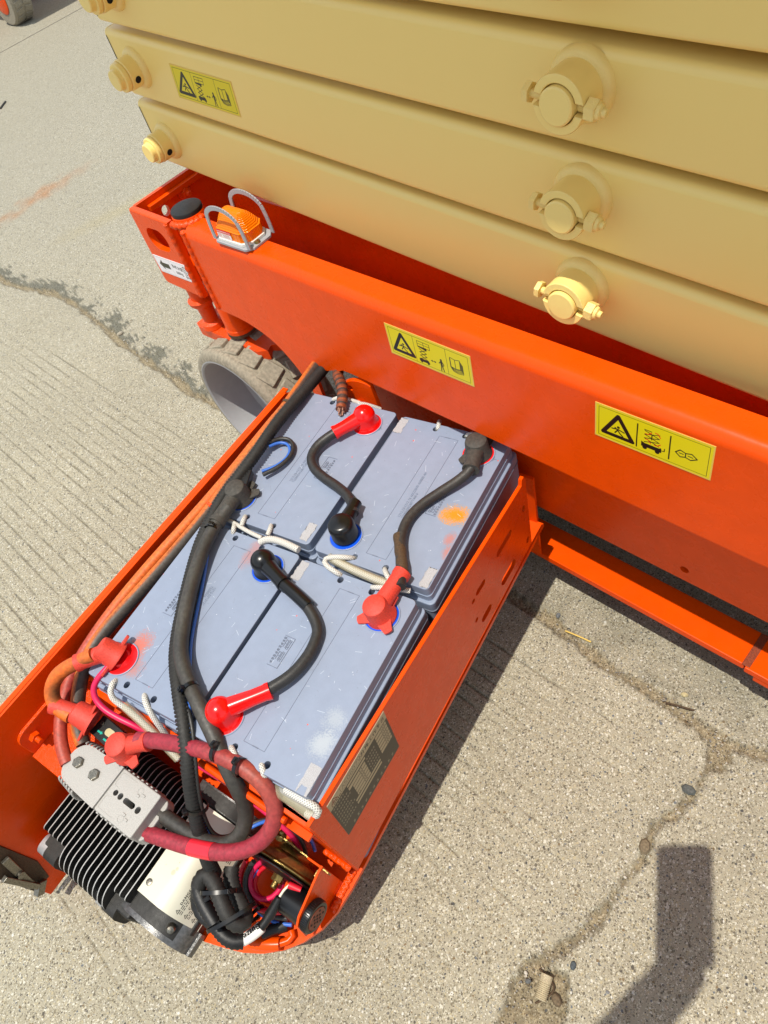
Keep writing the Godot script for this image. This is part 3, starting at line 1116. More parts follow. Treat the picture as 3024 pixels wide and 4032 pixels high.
	s.plate(PackedVector2Array([Vector2(-0.25, 0.198), Vector2(1.6, 0.198), Vector2(1.6, 0.442), Vector2(-0.25, 0.442)]), 0.008, Transform3D(Basis(), Vector3(0, 0, -0.33)), [oblong(0.376, 0.225, 0.013, 0.013)], 0.001)
	part("inner_panel", s, M.orange, t)
	s = Shape.new()
	s.box(Vector3(0.7, 0.2, -0.7), Vector3(1.8, 0.2, 0.6), Basis(), 0.004)
	part("belly_box", s, M.black_matte, t)
	s = Shape.new()
	s.box(Vector3(0.192, 0.087, -0.342), Vector3(0.60, 0.014, 0.062), Basis(), 0.0018)
	s.box(Vector3(1.043, 0.0875, -0.3395), Vector3(1.100, 0.013, 0.064), Basis(), 0.0018)
	s.box(Vector3(1.06, 0.075, -0.311), Vector3(1.104, 0.012, 0.006), Basis(), 0.0015)
	var rail := part("guard_rail", s, M.orange, t)
	s = Shape.new()
	s.box(Vector3(0.4935, 0.0935, -0.3415), Vector3(0.012, 0.0020, 0.0615), Basis(), 0.0006)
	part("weld_seam", s, M.rust, rail)
	# steering yoke, its little post, and the wheel under them
	s = Shape.new()
	s.plate(p2([-0.672, -0.277, -0.660, -0.272, -0.474, -0.2785, -0.456, -0.292, -0.462, -0.306, -0.448, -0.322, -0.452, -0.42, -0.672, -0.42]), 0.024, Transform3D(Basis(Vector3.RIGHT, Vector3.BACK, Vector3.DOWN), Vector3(0, 0.300, 0)), [], 0.002)
	part("yoke_plate", s, M.weld, t)
	s = Shape.new()
	var k := Transform3D(Basis(), Vector3(-0.630, 0, -0.292))
	s.lathe([Vector2(0.020, 0.322), Vector2(0.024, 0.325), Vector2(0.022, 0.335), Vector2(0.015, 0.339), Vector2(0.0165, 0.372), Vector2(0.020, 0.376), Vector2(0.026, 0.384), Vector2(0.027, 0.391), Vector2(0.019, 0.394), Vector2(0.019, 0.44)], k, 20)
	part("stop_post", s, M.weld, t)
	wheel(t, Vector3(-0.533, 0.163, -0.228), 0.163, 0.139)
	# the folded arms
	var lv := [[0.5870, -0.0760, 0.1015], [0.6980, -0.0750, 0.0975], [0.8050, -0.0745, 0.0895], [0.9040, -0.0640, 0.0900], [1.0, -0.06, 0.0900], [1.097, -0.055, 0.0900]]
	for i in lv.size():
		var b: float = lv[i][0]
		var sl: float = lv[i][1]
		var hh: float = lv[i][2]
		s = Shape.new()
		var pr := Array(rounded(-0.402, b, -0.35, b + hh, 0.0085, 6))
		pr.append(pr[0])
		var x0 := -0.636 + 0.002 * i
		s.sweep(pr, x0, 1.35, sl)
		s.plate(rounded(-0.402, b + sl * x0, -0.35, b + hh + sl * x0, 0.0085, 6), 0.003, Transform3D(Basis(Vector3(0, 0, 1), Vector3(0, 1, 0), Vector3(-1, 0, 0)), Vector3(x0, 0, 0)))
		var arm := part("scissor_arm", s, M.tan, t)
		if i == 1:
			part("hazard_decal", sticker(Vector3(-0.493, 0.7588, -0.35), Vector3(-0.3476, 0.7478, -0.35), Vector3(-0.341, 0.7962, -0.35), Vector3(-0.482, 0.8073, -0.35), Vector3.BACK), hazard_ink(0), arm, "yellow hazard decal on the second arm")
		var lp: Vector2 = [Vector2(-0.585, 0.680), Vector2(-0.579, 0.793), Vector2(-0.556, 0.900), Vector2(-0.55, 0.99), Vector2(-0.55, 1.09), Vector2(-0.55, 1.18)][i]
		pin_collar(arm, lp.x, lp.y, true)
		var cp: Vector2 = [Vector2(0.203, 0.636), Vector2(0.205, 0.742), Vector2(0.206, 0.847), Vector2(0.207, 0.952), Vector2(0.207, 1.04), Vector2(0.207, 1.14)][i]
		pin_collar(arm, cp.x, cp.y, false)
		s = Shape.new()
		pr = Array(rounded(-0.452, b + 0.01, -0.406, b + hh - 0.004, 0.0085, 4))
		pr.append(pr[0])
		s.sweep(pr, -0.55, 1.35, sl)
		part("inner_arm", s, M.tan, t)
	s = Shape.new()
	s.box(Vector3(0.36, 1.285, -0.62), Vector3(2.3, 0.07, 0.886), Basis(), 0.004)
	part("platform", s, M.tan, t)


func wheel(under: Node3D, o: Vector3, r: float, ri: float) -> void:
	# face towards +z; the tread runs back from it
	var T := Transform3D(Basis(Vector3.RIGHT, Vector3.BACK, Vector3.UP).orthonormalized(), o)
	T = axis(o, Vector3.BACK)
	var s := Shape.new()
	s.lathe([Vector2(ri + 0.002, 0.0005), Vector2(ri + 0.006, 0.0), Vector2(r - 0.010, -0.001), Vector2(r - 0.004, -0.006), Vector2(r - 0.0015, -0.014), Vector2(r - 0.006, -0.03), Vector2(r - 0.006, -0.125), Vector2(r - 0.012, -0.13), Vector2(ri, -0.13)], T, 72)
	# tread blocks
	for i in 20:
		for row in 2:
			var a := TAU * (i + 0.5 * row) / 20.0
			var d := T.basis.x * cos(a) + T.basis.z * sin(a)
			var tg := -T.basis.x * sin(a) + T.basis.z * cos(a)
			var bs := Basis(tg, d, tg.cross(d)).rotated(d, 0.30 if row == 0 else -0.30)
			s.box(o + d * (r - 0.0045) + Vector3(0, 0, -0.040 - row * 0.054), Vector3(0.0395, 0.0105, 0.046), bs, 0.003)
	var ty := part("wheel", s, M.tyre, under, "dusty grey wheel with a deep dished rim")
	s = Shape.new()
	s.lathe([Vector2(ri + 0.0025, 0.001), Vector2(ri, 0.0015), Vector2(ri - 0.004, -0.001), Vector2(ri - 0.007, -0.012), Vector2(ri - 0.011, -0.04), Vector2(ri - 0.016, -0.075), Vector2(ri - 0.03, -0.083), Vector2(0.078, -0.086), Vector2(0.074, -0.080), Vector2(0.052, -0.078), Vector2(0.05, -0.060), Vector2(0.03, -0.056), Vector2(0, -0.056)], T, 60)
	var rim := part("rim", s, M.rim, ty)
	for i in 5:
		var a := TAU * i / 5.0 + 0.4
		s = Shape.new()
		hexbolt(s, o + Vector3(cos(a) * 0.062, sin(a) * 0.062, -0.078), Vector3.BACK, 0.011, 0.010, 0.006)
		part("wheel_nut", s, M.steel, rim)


func warning_light() -> void:
	var t := thing("warning_light", "amber ribbed warning light in a grey hoop guard on the flange", "warning light", Transform3D(Basis(Vector3.UP, 0.03).scaled(Vector3(0.94, 0.88, 0.94)), Vector3(-0.381, 0.5815, -0.2985)), Vector3.ZERO)
	var oct := func(a: float, b: float, cut: float) -> PackedVector2Array:
		return PackedVector2Array([Vector2(-a, -b + cut), Vector2(-a + cut, -b), Vector2(a - cut, -b), Vector2(a, -b + cut), Vector2(a, b - cut), Vector2(a - cut, b), Vector2(-a + cut, b), Vector2(-a, b - cut)])
	var flat := Basis(Vector3.RIGHT, Vector3.FORWARD, Vector3.UP)
	var s := Shape.new()
	s.plate(oct.call(0.050, 0.031, 0.012), 0.004, Transform3D(flat, Vector3(0, 0.0045, 0)), [], 0.0008)
	part("bracket_base", s, M.grey_paint, t)
	s = Shape.new()
	s.plate(oct.call(0.0435, 0.0275, 0.013), 0.005, Transform3D(flat, Vector3(-0.002, 0.010, 0)), [], 0.001)
	part("white_base", s, M.white_paint, t)
	# the lens: ribbed skirt, then rings closing on a ridge
	s = Shape.new()
	var a0 := 0.0405
	var b0 := 0.0245
	var n := 96
	var loop := func(a: float, b: float, cut: float, y: float, wobble: float) -> Array:
		var o: PackedVector2Array = oct.call(a, b, cut)
		var r := []
		for e in 8:
			var p := o[e]
			var q := o[(e + 1) % 8]
			var m := 16 if e % 2 == 1 else 7
			for i in m:
				var f := p.lerp(q, float(i) / m)
				var k := 1.0 + wobble * (1.0 if i % 2 else -1.0)
				r.append(Vector3(f.x * k - 0.002, y, f.y * k))
		return r
	var rings := []
	rings.append(loop.call(a0, b0, 0.012, 0.0095, 0.012))
	rings.append(loop.call(a0, b0, 0.012, 0.0265, 0.012))
	rings.append(loop.call(a0 + 0.001, b0 + 0.001, 0.012, 0.0278, 0.0))
	var steps := 13
	for i in steps:
		var f := float(i) / (steps - 1)
		var y := 0.0282 + 0.0265 * sin(f * PI * 0.5)
		rings.append(loop.call(lerpf(a0, 0.020, f), lerpf(b0, 0.003, f), lerpf(0.012, 0.0015, f), y, 0.008))
		rings.append(loop.call(lerpf(a0, 0.020, f) - 0.0012, lerpf(b0, 0.003, f) - 0.0010, lerpf(0.012, 0.0015, f), y + 0.0003, 0.0))
	for i in rings.size() - 1:
		var a: Array = rings[i]
		var b: Array = rings[i + 1]
		for j in a.size():
			var q: int = (j + 1) % a.size()
			var nn: Vector3 = (a[q] - a[j]).cross(b[j] - a[j]).normalized()
			if nn.dot(Vector3(a[j].x, 0.0, a[j].z * 2.0)) + nn.y * 0.02 < 0:
				nn = -nn
			s.quad4(s.vert(a[j], nn), s.vert(a[q], nn), s.vert(b[q], nn), s.vert(b[j], nn))
	var last: Array = rings[rings.size() - 1]
	var mid := s.vert(Vector3(-0.002, 0.0552, 0), Vector3.UP)
	for j in last.size():
		s.tri(mid, s.vert(last[j], Vector3.UP), s.vert(last[(j + 1) % last.size()], Vector3.UP))
	var lens := part("lens", s, M.amber, t)
	s = Shape.new()
	s.box(Vector3(-0.002, 0.026, 0), Vector3(0.036, 0.026, 0.014), Basis(), 0.004)
	part("reflector", s, M.white_paint, lens)
	var k := Ink.new(300, 200, Color(0.90, 0.86, 0.84))
	k.poly([Vector2(0, 0), Vector2(300, 0), Vector2(300, 80), Vector2(0, 80)], Color(0.80, 0.12, 0.12))
	k.text("WARNING LIGHT", Vector2(10, 22), 36, Color(0.95, 0.85, 0.85), 0.88, true)
	var r := RandomNumberGenerator.new()
	r.seed = 2
	for y in [98, 128, 158]:
		k.scrawl(Vector2(14, y), 3, 22, 4, Color(0.7, 0.2, 0.2), r)
		k.scrawl(Vector2(120, y), 6, 20, 4, Color(0.6, 0.2, 0.2), r)
	part("rating_label", sticker(Vector3(-0.033, 0.011, 0.0250), Vector3(0.004, 0.011, 0.0250), Vector3(0.004, 0.0265, 0.0250), Vector3(-0.033, 0.0265, 0.0250), Vector3.BACK), decal_material(k), lens)
	for e in [[0.0265, 0.0], [-0.0265, 0.012]]:
		s = Shape.new()
		var prev := Vector3.ZERO
		for i in 25:
			var f := i / 24.0
			var ang := PI * f
			var p := Vector3(-cos(ang) * 0.045 + e[1] * 0.25, 0.004 + 0.028 * minf(1.0, sin(ang) * 2.2) + 0.040 * pow(sin(ang), 0.8), e[0])
			if i > 0:
				s.bar(prev, p, 0.0024, 0.0085, Vector3.BACK.cross((p - prev).normalized()), 0.0004)
			prev = p
		part("guard_hoop", s, M.grey_paint, t)
	s = Shape.new()
	s.lathe([Vector2(0.0052, 0.0048), Vector2(0.0052, 0.0075), Vector2(0.004, 0.009), Vector2(0, 0.009)], Transform3D(Basis(), Vector3(0.044, 0, 0.006)), 14)
	part("screw", s, M.zinc, t)


func nameplate_ink() -> StandardMaterial3D:
	var beige := Color(0.68, 0.64, 0.53)
	var dark := Color(0.23, 0.215, 0.185)
	var k := Ink.new(1240, 1040, dark)
	var r := RandomNumberGenerator.new()
	r.seed = 6
	k.poly([Vector2(0, 0), Vector2(1240, 0), Vector2(1240, 175), Vector2(0, 175)], beige)
	var red := Color(0.42, 0.16, 0.12)
	k.path([Vector2(110, 22), Vector2(52, 108), Vector2(168, 108), Vector2(110, 22)], 13, red)
	k.path([Vector2(110, 62), Vector2(86, 98), Vector2(134, 98)], 12, red)
	k.text("LGMG", Vector2(50, 126), 36, Color(0.2, 0.15, 0.12), 1.3, true)
	k.frame(Rect2(240, 40, 420, 105), 5, Color(0.33, 0.31, 0.26))
	k.text("AS0607W", Vector2(262, 58), 68, Color(0.45, 0.43, 0.37), 1.12)
	var tl := [
		[[4, 0, 1, 2], [3, 1, 3, 6], [3, 6, 1, 10], [7, 0, 7, 10], [0, 4, 10, 4]],
		[[1, 0, 1, 10], [1, 0, 3, 1], [3, 1, 2, 4], [2, 4, 3, 6], [6, 0, 4, 3], [5, 1, 9, 1], [9, 1, 4, 5], [6, 2, 9, 5], [4, 6, 10, 6], [5, 8, 10, 8], [7, 5, 7, 10]],
		[[1, 1, 9, 1], [5, 1, 5, 9], [0, 9, 10, 9]],
		[[3, 0, 0, 5], [2, 3, 2, 10], [6, 0, 4, 4], [5, 2, 10, 2], [7, 2, 7, 10], [7, 5, 10, 5], [7, 8, 10, 8]],
		[[1, 1, 9, 1], [3, 2, 4, 4], [7, 2, 6, 4], [0, 6, 10, 6], [5, 1, 5, 10]],
		[[5, 0, 2, 4], [2, 4, 9, 4], [7, 2, 9, 4], [2, 6, 8, 6], [2, 6, 2, 10], [8, 6, 8, 10], [2, 10, 8, 10]]]
	for i in 6:
		k.glyph(tl[i], Vector2(690 + i * 88, 52), 74, 9, Color(0.15, 0.13, 0.1))
	for i in 8:
		var y := 205.0 + i * 78
		k.scrawl(Vector2(30, y), 6 + i % 3, 34, 6, Color(0.6, 0.58, 0.5), r)
		if i < 1 or i > 5:
			k.poly([Vector2(330, y - 6), Vector2(720 if i < 1 else 900, y - 6), Vector2(720 if i < 1 else 900, y + 40), Vector2(330, y + 40)], beige)
		else:
			k.poly([Vector2(330 if i < 2 else 400, y - 12), Vector2(690, y - 12), Vector2(690, y + 52), Vector2(330 if i < 2 else 400, y + 52)], beige)
			k.scrawl(Vector2(560, y + 4), 2, 30, 5, Color(0.2, 0.18, 0.15), r)
			k.scrawl(Vector2(720, y), 5, 34, 6, Color(0.6, 0.58, 0.5), r)
		if i < 6:
			k.poly([Vector2(960, y - 12), Vector2(1200, y - 12), Vector2(1200, y + 50), Vector2(960, y + 50)], beige)
			k.scrawl(Vector2(1080, y + 4), 3, 28, 5, Color(0.2, 0.18, 0.15), r)
	k.text("U", Vector2(420, 604), 40, Color(0.2, 0.18, 0.15))
	for i in 11:
		k.scrawl(Vector2(150 + i * 92, 940), 1, 52, 8, Color(0.62, 0.6, 0.52), r)
	var m := decal_material(k, 0.4)
	m.metallic = 0.25
	return m


func battery_tray() -> void:
	var t := thing("battery_tray", "orange battery tray swung out on the left with open end and curved lip", "battery tray", tray, Vector3(0, 0.09, 0.1))
	var s := Shape.new()
	# right side plate with its slots; the polygon runs in (-w, h)
	var side := func(u: float) -> Transform3D: return Transform3D(Basis(Vector3(0, 0, -1), Vector3(0, 1, 0), Vector3(1, 0, 0)), Vector3(u, 0, 0))
	var poly := p2([-0.294, 0.139, 0.236, 0.200, 0.238, 0.356, 0.234, 0.363, 0.228, 0.3625, 0.2255, 0.352, -0.294, 0.352])
	var holes := [oblong(0.161, 0.297, 0.047, 0.0125, 0.06), oblong(0.160, 0.2215, 0.046, 0.020, 0.05), oblong(0.0875, 0.2865, 0.027, 0.0115, 0.0), oblong(0.0655, 0.2825, 0.0085, 0.0085), oblong(0.088, 0.213, 0.030, 0.0155, 0.08), oblong(0.0625, 0.2345, 0.009, 0.009), oblong(0.2235, 0.302, 0.008, 0.0145), oblong(0.2245, 0.222, 0.009, 0.0135)]
	s.plate(poly, 0.0055, side.call(0.2025), holes, 0.0008)
	var right := part("side_plate", s, M.orange, t)
	var np := sticker(Vector3(0.2025, 0.2355, 0.2705), Vector3(0.2025, 0.2435, 0.1478), Vector3(0.2025, 0.3483, 0.1422), Vector3(0.2025, 0.341, 0.2655), Vector3.RIGHT)
	part("nameplate", np, nameplate_ink(), right, "dark nameplate with a beige heading")
	# floor and its rounded near end
	s = Shape.new()
	var fl := p2([0.200, -0.285, 0.2005, 0.285, 0.200, 0.318, 0.197, 0.352, 0.189, 0.380, 0.175, 0.405, 0.156, 0.427, 0.133, 0.445, 0.108, 0.459, 0.078, 0.470, 0.040, 0.482, -0.06, 0.500, -0.187, 0.528, -0.262, 0.528, -0.262, -0.285])
	# the floor hangs a little lower towards its open end
	s.plate(fl, 0.010, Transform3D(Basis(Vector3.RIGHT, Vector3(0, -0.128, 1).normalized(), Vector3(0, -1, -0.128).normalized()), Vector3(0, 0.145, 0)), [], 0.0015)
	part("floor_plate", s, M.orange, t)
	s = Shape.new()
	var rim := []
	for i in 34:
		var f := i / 33.0
		rim.append(Vector3(0.191 - 0.002 * sin(i * 1.7), 0.1195 - f * 0.008, 0.292 + f * 0.06))
	s.tube(PackedVector3Array(rim), func(i, _l): return 0.0042 + 0.0006 * sin(i * 2.3), 7)
	rim = []
	for i in 26:
		rim.append(Vector3(lerpf(0.155, 0.193, i / 25.0), 0.1465 + 0.0015 * sin(i * 1.4), 0.2985))
	s.tube(PackedVector3Array(rim), func(i, _l): return 0.0056 + 0.0008 * sin(i * 1.9), 7)
	part("weld_bead", s, M.weld, t)
	# the tall outer cover along the left, an angle inside it, the wall before the batteries
	s = Shape.new()
	s.plate(p2([-0.576, 0.014, 0.268, 0.014, 0.268, 0.345, 0.255, 0.357, -0.576, 0.357]), 0.006, side.call(-0.258), [], 0.001)
	var cover := part("outer_cover", s, M.orange, t)
	s = Shape.new()
	s.box(Vector3(-0.2665, 0.3555, 0.155), Vector3(0.012, 0.003, 0.842), Basis(), 0.001)
	part("top_lip", s, M.orange, cover)
	s = Shape.new()
	s.plate(p2([-0.408, 0.264, -0.400, 0.2635, 0.25, 0.2635, 0.25, 0.311, -0.396, 0.311, -0.405, 0.3085, -0.4105, 0.304, -0.4135, 0.297, -0.414, 0.29, -0.414, 0.264]), 0.005, side.call(-0.2525), [], 0.0012)
	s.box(Vector3(-0.196, 0.2615, 0.354), Vector3(0.116, 0.005, 0.128), Basis(), 0.001)
	var ang := part("angle_bracket", s, M.weld, t)
	s = Shape.new()
	hexbolt(s, Vector3(-0.2525, 0.2885, 0.3945), Vector3.RIGHT, 0.0085, 0.008, 0.009)
	part("bolt", s, M.weld, ang)
	s = Shape.new()
	s.plate(p2([-0.2525, 0.098, 0.197, 0.098, 0.197, 0.334, 0.19, 0.338, -0.235, 0.338, -0.2525, 0.33]), 0.005, Transform3D(Basis(), Vector3(0, 0, 0.2955)), [], 0.001)
	s.box(Vector3(-0.02, 0.3125, 0.3005), Vector3(0.43, 0.005, 0.010), Basis(), 0.001)
	part("front_wall", s, M.orange, t)
	s = Shape.new()
	s.plate(p2([-0.2525, 0.098, 0.19, 0.098, 0.19, 0.30, -0.2525, 0.30]), 0.005, Transform3D(Basis(), Vector3(0, 0, -0.279)))
	part("back_wall", s, M.orange, t)
	# hinge ear at the back
	s = Shape.new()
	var ear := PackedVector2Array([Vector2(-0.150, 0.330), Vector2(-0.148, 0.383)])
	for i in 7:
		var f := i / 6.0
		ear.append(Vector2(lerpf(-0.146, -0.095, f), 0.3855 + 0.012 * f + 0.006 * sin(f * PI)))
	ear.append_array(PackedVector2Array([Vector2(-0.089, 0.394), Vector2(-0.084, 0.33)]))
	s.plate(ear, 0.008, Transform3D(Basis(), Vector3(0, 0, -0.288)), [oblong(-0.134, 0.378, 0.011, 0.011)], 0.001)
	s.bar(Vector3(-0.128, 0.352, -0.284), Vector3(-0.088, 0.340, -0.272), 0.012, 0.006)
	part("hinge_ear", s, M.orange, t)
	# the catch at the near end of the cover
	s = Shape.new()
	s.plate(p2([-0.578, 0.060, -0.552, 0.052, -0.538, 0.10, -0.537, 0.20, -0.55, 0.21, -0.578, 0.19]), 0.003, side.call(-0.2545), [], 0.001)
	var lt := part("catch_plate", s, M.brown, cover)
	s = Shape.new()
	s.bar(Vector3(-0.2505, 0.170, 0.550), Vector3(-0.247, 0.085, 0.569), 0.006, 0.012, Vector3.BACK)
	s.bar(Vector3(-0.246, 0.150, 0.572), Vector3(-0.244, 0.075, 0.566), 0.008, 0.009, Vector3.BACK)
	s.bar(Vector3(-0.248, 0.072, 0.558), Vector3(-0.244, 0.060, 0.577), 0.010, 0.014)
	s.lathe([Vector2(0.006, 0), Vector2(0.006, 0.012), Vector2(0, 0.013)], axis(Vector3(-0.2545, 0.125, 0.560), Vector3.RIGHT), 14)
	part("catch_lever", s, M.steel, cover)
	var _x := lt


func batteries() -> void:
	var yaw := 0.06259
	var spec := [
		["far left grey battery under the red domed boot and the black conduit", -0.1092, -0.1293, 0.0],
		["far right grey battery with the orange spray spot on its lid", 0.0818, -0.1382, 0.0],
		["near left grey battery crossed by the thick black cable and blue wire", -0.0919, 0.1534, PI],
		["near right grey battery with a torn foil patch in its front corner", 0.0941, 0.1452, PI]]
	# the common model: plus post at (0.0545, -0.097), minus post at (-0.057, 0.097)
	var lid := Shape.new()
	var flat := Basis(Vector3.RIGHT, Vector3.FORWARD, Vector3.UP)  # plate x to x, plate y to -z, its face up
	var holes := []
	for q in [[-0.0275, -0.1225], [0.0215, -0.1225], [-0.0275, 0.1225], [0.0215, 0.1225]]:
		holes.append(oblong(q[0], q[1], 0.0085, 0.0095))
	lid.plate(rounded(-0.09, -0.133, 0.09, 0.133, 0.007), 0.016, Transform3D(flat, Vector3(0, 0.377, 0)), holes, 0.0012)
	var body := Shape.new()
	body.plate(rounded(-0.091, -0.134, 0.091, 0.134, 0.007), 0.02, Transform3D(flat, Vector3(0, 0.361, 0)))
	body.plate(rounded(-0.0955, -0.139, 0.0955, 0.139, 0.008), 0.235, Transform3D(flat, Vector3(0, 0.3505, 0)), [], 0.002)
	var seam := Shape.new()
	seam.plate(rounded(-0.0963, -0.1398, 0.0963, 0.1398, 0.008), 0.0012, Transform3D(flat, Vector3(0, 0.3345, 0)))
	var frame := Shape.new()
	for q in [[-0.0155, -0.1115, 0.0155, -0.1115], [-0.0155, 0.111, 0.0155, 0.111], [-0.0155, -0.1115, -0.0155, 0.111], [0.0155, -0.1115, 0.0155, 0.111]]:
		frame.bar(Vector3(q[0], 0.37705, q[1]), Vector3(q[2], 0.37705, q[3]), 0.0006, 0.0006, Vector3.UP, 0.0001)
	for y in [-0.1115, 0.111]:
		frame.box(Vector3(-0.002, 0.3772, y), Vector3(0.009, 0.0008, 0.0012), Basis(), 0.0002)
	var logo := Shape.new()
	var lo := func(a: Vector2, b: Vector2): logo.bar(Vector3(a.x, 0.3772, a.y), Vector3(b.x, 0.3772, b.y), 0.0006, 0.0009, Vector3.UP, 0.0001)
	for q in [[0.0305, -0.0185, 0.0465, -0.0185], [0.0305, 0.0245, 0.0305, -0.0185], [0.0305, 0.0245, 0.0465, 0.0245]]:
		lo.call(Vector2(q[0], q[1]), Vector2(q[2], q[3]))
	for g in 2:  # two raised characters
		var o := Vector2(0.0325, 0.0215 - g * 0.0175)
		for st in [[0, 1, 10, 1], [2, 0, 2, 4], [7, 0, 8, 4], [0, 4, 10, 4], [1, 6, 9, 6], [5, 4, 5, 10], [1, 10, 9, 10], [2, 6, 1, 10]]:
			lo.call(o + Vector2(st[1] * 0.0008, -st[0] * 0.0014), o + Vector2(st[3] * 0.0008, -st[2] * 0.0014))
	for g in 9:
		var o := Vector2(0.0425, 0.0225 - g * 0.0044)
		for st in [[0, 0, 0, 4], [0, 0, 3, 0], [0, 4, 3, 4 - (g % 3)], [0, 2, 3 - g % 2, 2]]:
			lo.call(o + Vector2(st[1] * 0.0007, -st[0] * 0.0009), o + Vector2(st[3] * 0.0007, -st[2] * 0.0009))
	var plus := Shape.new()
	plus.box(Vector3(0.0795, 0.3772, -0.0945), Vector3(0.008, 0.0009, 0.0006), Basis(), 0.0001)
	plus.box(Vector3(0.0795, 0.37725, -0.0945), Vector3(0.0006, 0.0009, 0.008), Basis(), 0.0001)
	var minus := Shape.new()
	minus.box(Vector3(-0.0795, 0.3772, 0.0945), Vector3(0.0006, 0.0009, 0.008), Basis(), 0.0001)
	var post := func(x: float, z: float) -> Shape:
		var q := Shape.new()
		q.lathe([Vector2(0.0245, 0.377), Vector2(0.0245, 0.3782), Vector2(0.0238, 0.3786), Vector2(0.0228, 0.3782), Vector2(0.0225, 0.3776)], Transform3D(Basis(), Vector3(x, 0, z)), 40)
		return q
	var disc := func(x: float, z: float) -> Shape:
		var q := Shape.new()
		q.lathe([Vector2(0.0226, 0.3772), Vector2(0.0226, 0.3778), Vector2(0.013, 0.3782), Vector2(0.011, 0.382), Vector2(0, 0.382)], Transform3D(Basis(), Vector3(x, 0, z)), 40)
		return q
	var proto := Node3D.new()
	for q in [["case", body, M.battery], ["seam", seam, M.battery_dark], ["panel_line", frame, M.battery_dark], ["raised_logo", logo, M.battery_dark], ["raised_mark", plus, M.battery_dark], ["raised_mark", minus, M.battery_dark], ["post_rim", post.call(0.0545, -0.097), M.battery], ["post_rim", post.call(-0.057, 0.097), M.battery], ["plus_disc", disc.call(0.0545, -0.097), M.red_disc], ["minus_disc", disc.call(-0.057, 0.097), M.blue_disc]]:
		part(q[0], q[1], q[2], proto)
	var lids := []
	for i in 4:
		lids.append(lid_material(i))
	var lid_mesh := lid.mesh()
	for i in 4:
		var o: Node3D = proto.duplicate() if i < 3 else proto
		o.name = numbered("battery")
		add_child(o)
		o.transform = tray * Transform3D(Basis(Vector3.UP, yaw + spec[i][3]), Vector3(spec[i][1], 0, spec[i][2]))
		tag(o, spec[i][0], "battery", "batteries in the tray")
		var l := MeshInstance3D.new()
		l.name = "lid"
		l.mesh = lid_mesh
		l.material_override = lids[i]
		o.add_child(l, true)
		base_of[o] = Vector3.ZERO
		# printed numbers along the panel
		if i != 3:
			for row in 2:
				var tm := TextMesh.new()
				var f := SystemFont.new()
				f.font_names = ["Droid Sans"]
				tm.font = f
				tm.text = [["1212-23-1212 36 A0122B0D 4308 AH", "7206504128077450"], ["1212-23-1212 36 A0122B0D 430805 AH", "7206503928077466 0"], ["1212-2312121", "7206504"]][i][row]
				tm.font_size = 32
				tm.pixel_size = 0.0048 / 32.0
				tm.depth = 0.0002
				tm.horizontal_alignment = HORIZONTAL_ALIGNMENT_LEFT
				var x := MeshInstance3D.new()
				x.mesh = tm
				x.material_override = M.print
				x.name = "print"
				o.add_child(x, true)
				x.transform = Transform3D(Basis(Vector3(0, 0, -1), Vector3(-1, 0, 0), Vector3(0, 1, 0)), Vector3(-0.002 + row * 0.0055, 0.3774, 0.043))
		# scraps of foil on the corners
		var corners := [[[0.078, 0.113]], [[-0.083, -0.113], [0.0815, 0.1155]], [], [[0.083, 0.1145], [-0.0815, -0.115]]]
		for q in corners[i]:
			var fs := Shape.new()
			var r := RandomNumberGenerator.new()
			r.seed = i * 7 + int(q[0] * 1000)
			var p := PackedVector2Array()
			var torn: bool = i == 3 and q[0] < 0
			for e in 40:
				var a := e / 40.0 * 4.0
				var w := 0.0068
				var hh := 0.0150
				var c := Vector2()
				if a < 1.0:
					c = Vector2(lerpf(-w, w, a), -hh)
				elif a < 2.0:
					c = Vector2(w, lerpf(-hh, hh, a - 1))
				elif a < 3.0:
					c = Vector2(lerpf(w, -w, a - 2), hh)
				else:
					c = Vector2(-w, lerpf(hh, -hh, a - 3))
				c += Vector2(r.randf_range(-1, 1), r.randf_range(-1, 1)) * (0.0004 if torn else 0.0009)
				if torn and a > 2.1 and a < 2.8:
					c.y -= 0.008
				p.append(Vector2(q[0], -q[1]) + c * (1.0 if not torn else 1.15))
			fs.plate(p, 0.0002, Transform3D(flat, Vector3(0, 0.3774, 0)))
			part("foil_patch", fs, M.foil, o)
		# dark wells under the rope holes
		var wl := Shape.new()
		for q in [[-0.0275, -0.1225], [0.0215, -0.1225], [-0.0275, 0.1225], [0.0215, 0.1225]]:
			wl.lathe([Vector2(0.0058, 0.3615), Vector2(0, 0.3615)], Transform3D(Basis(), Vector3(q[0], 0, -q[1])), 12)
		part("rope_well", wl, M.hole, o)


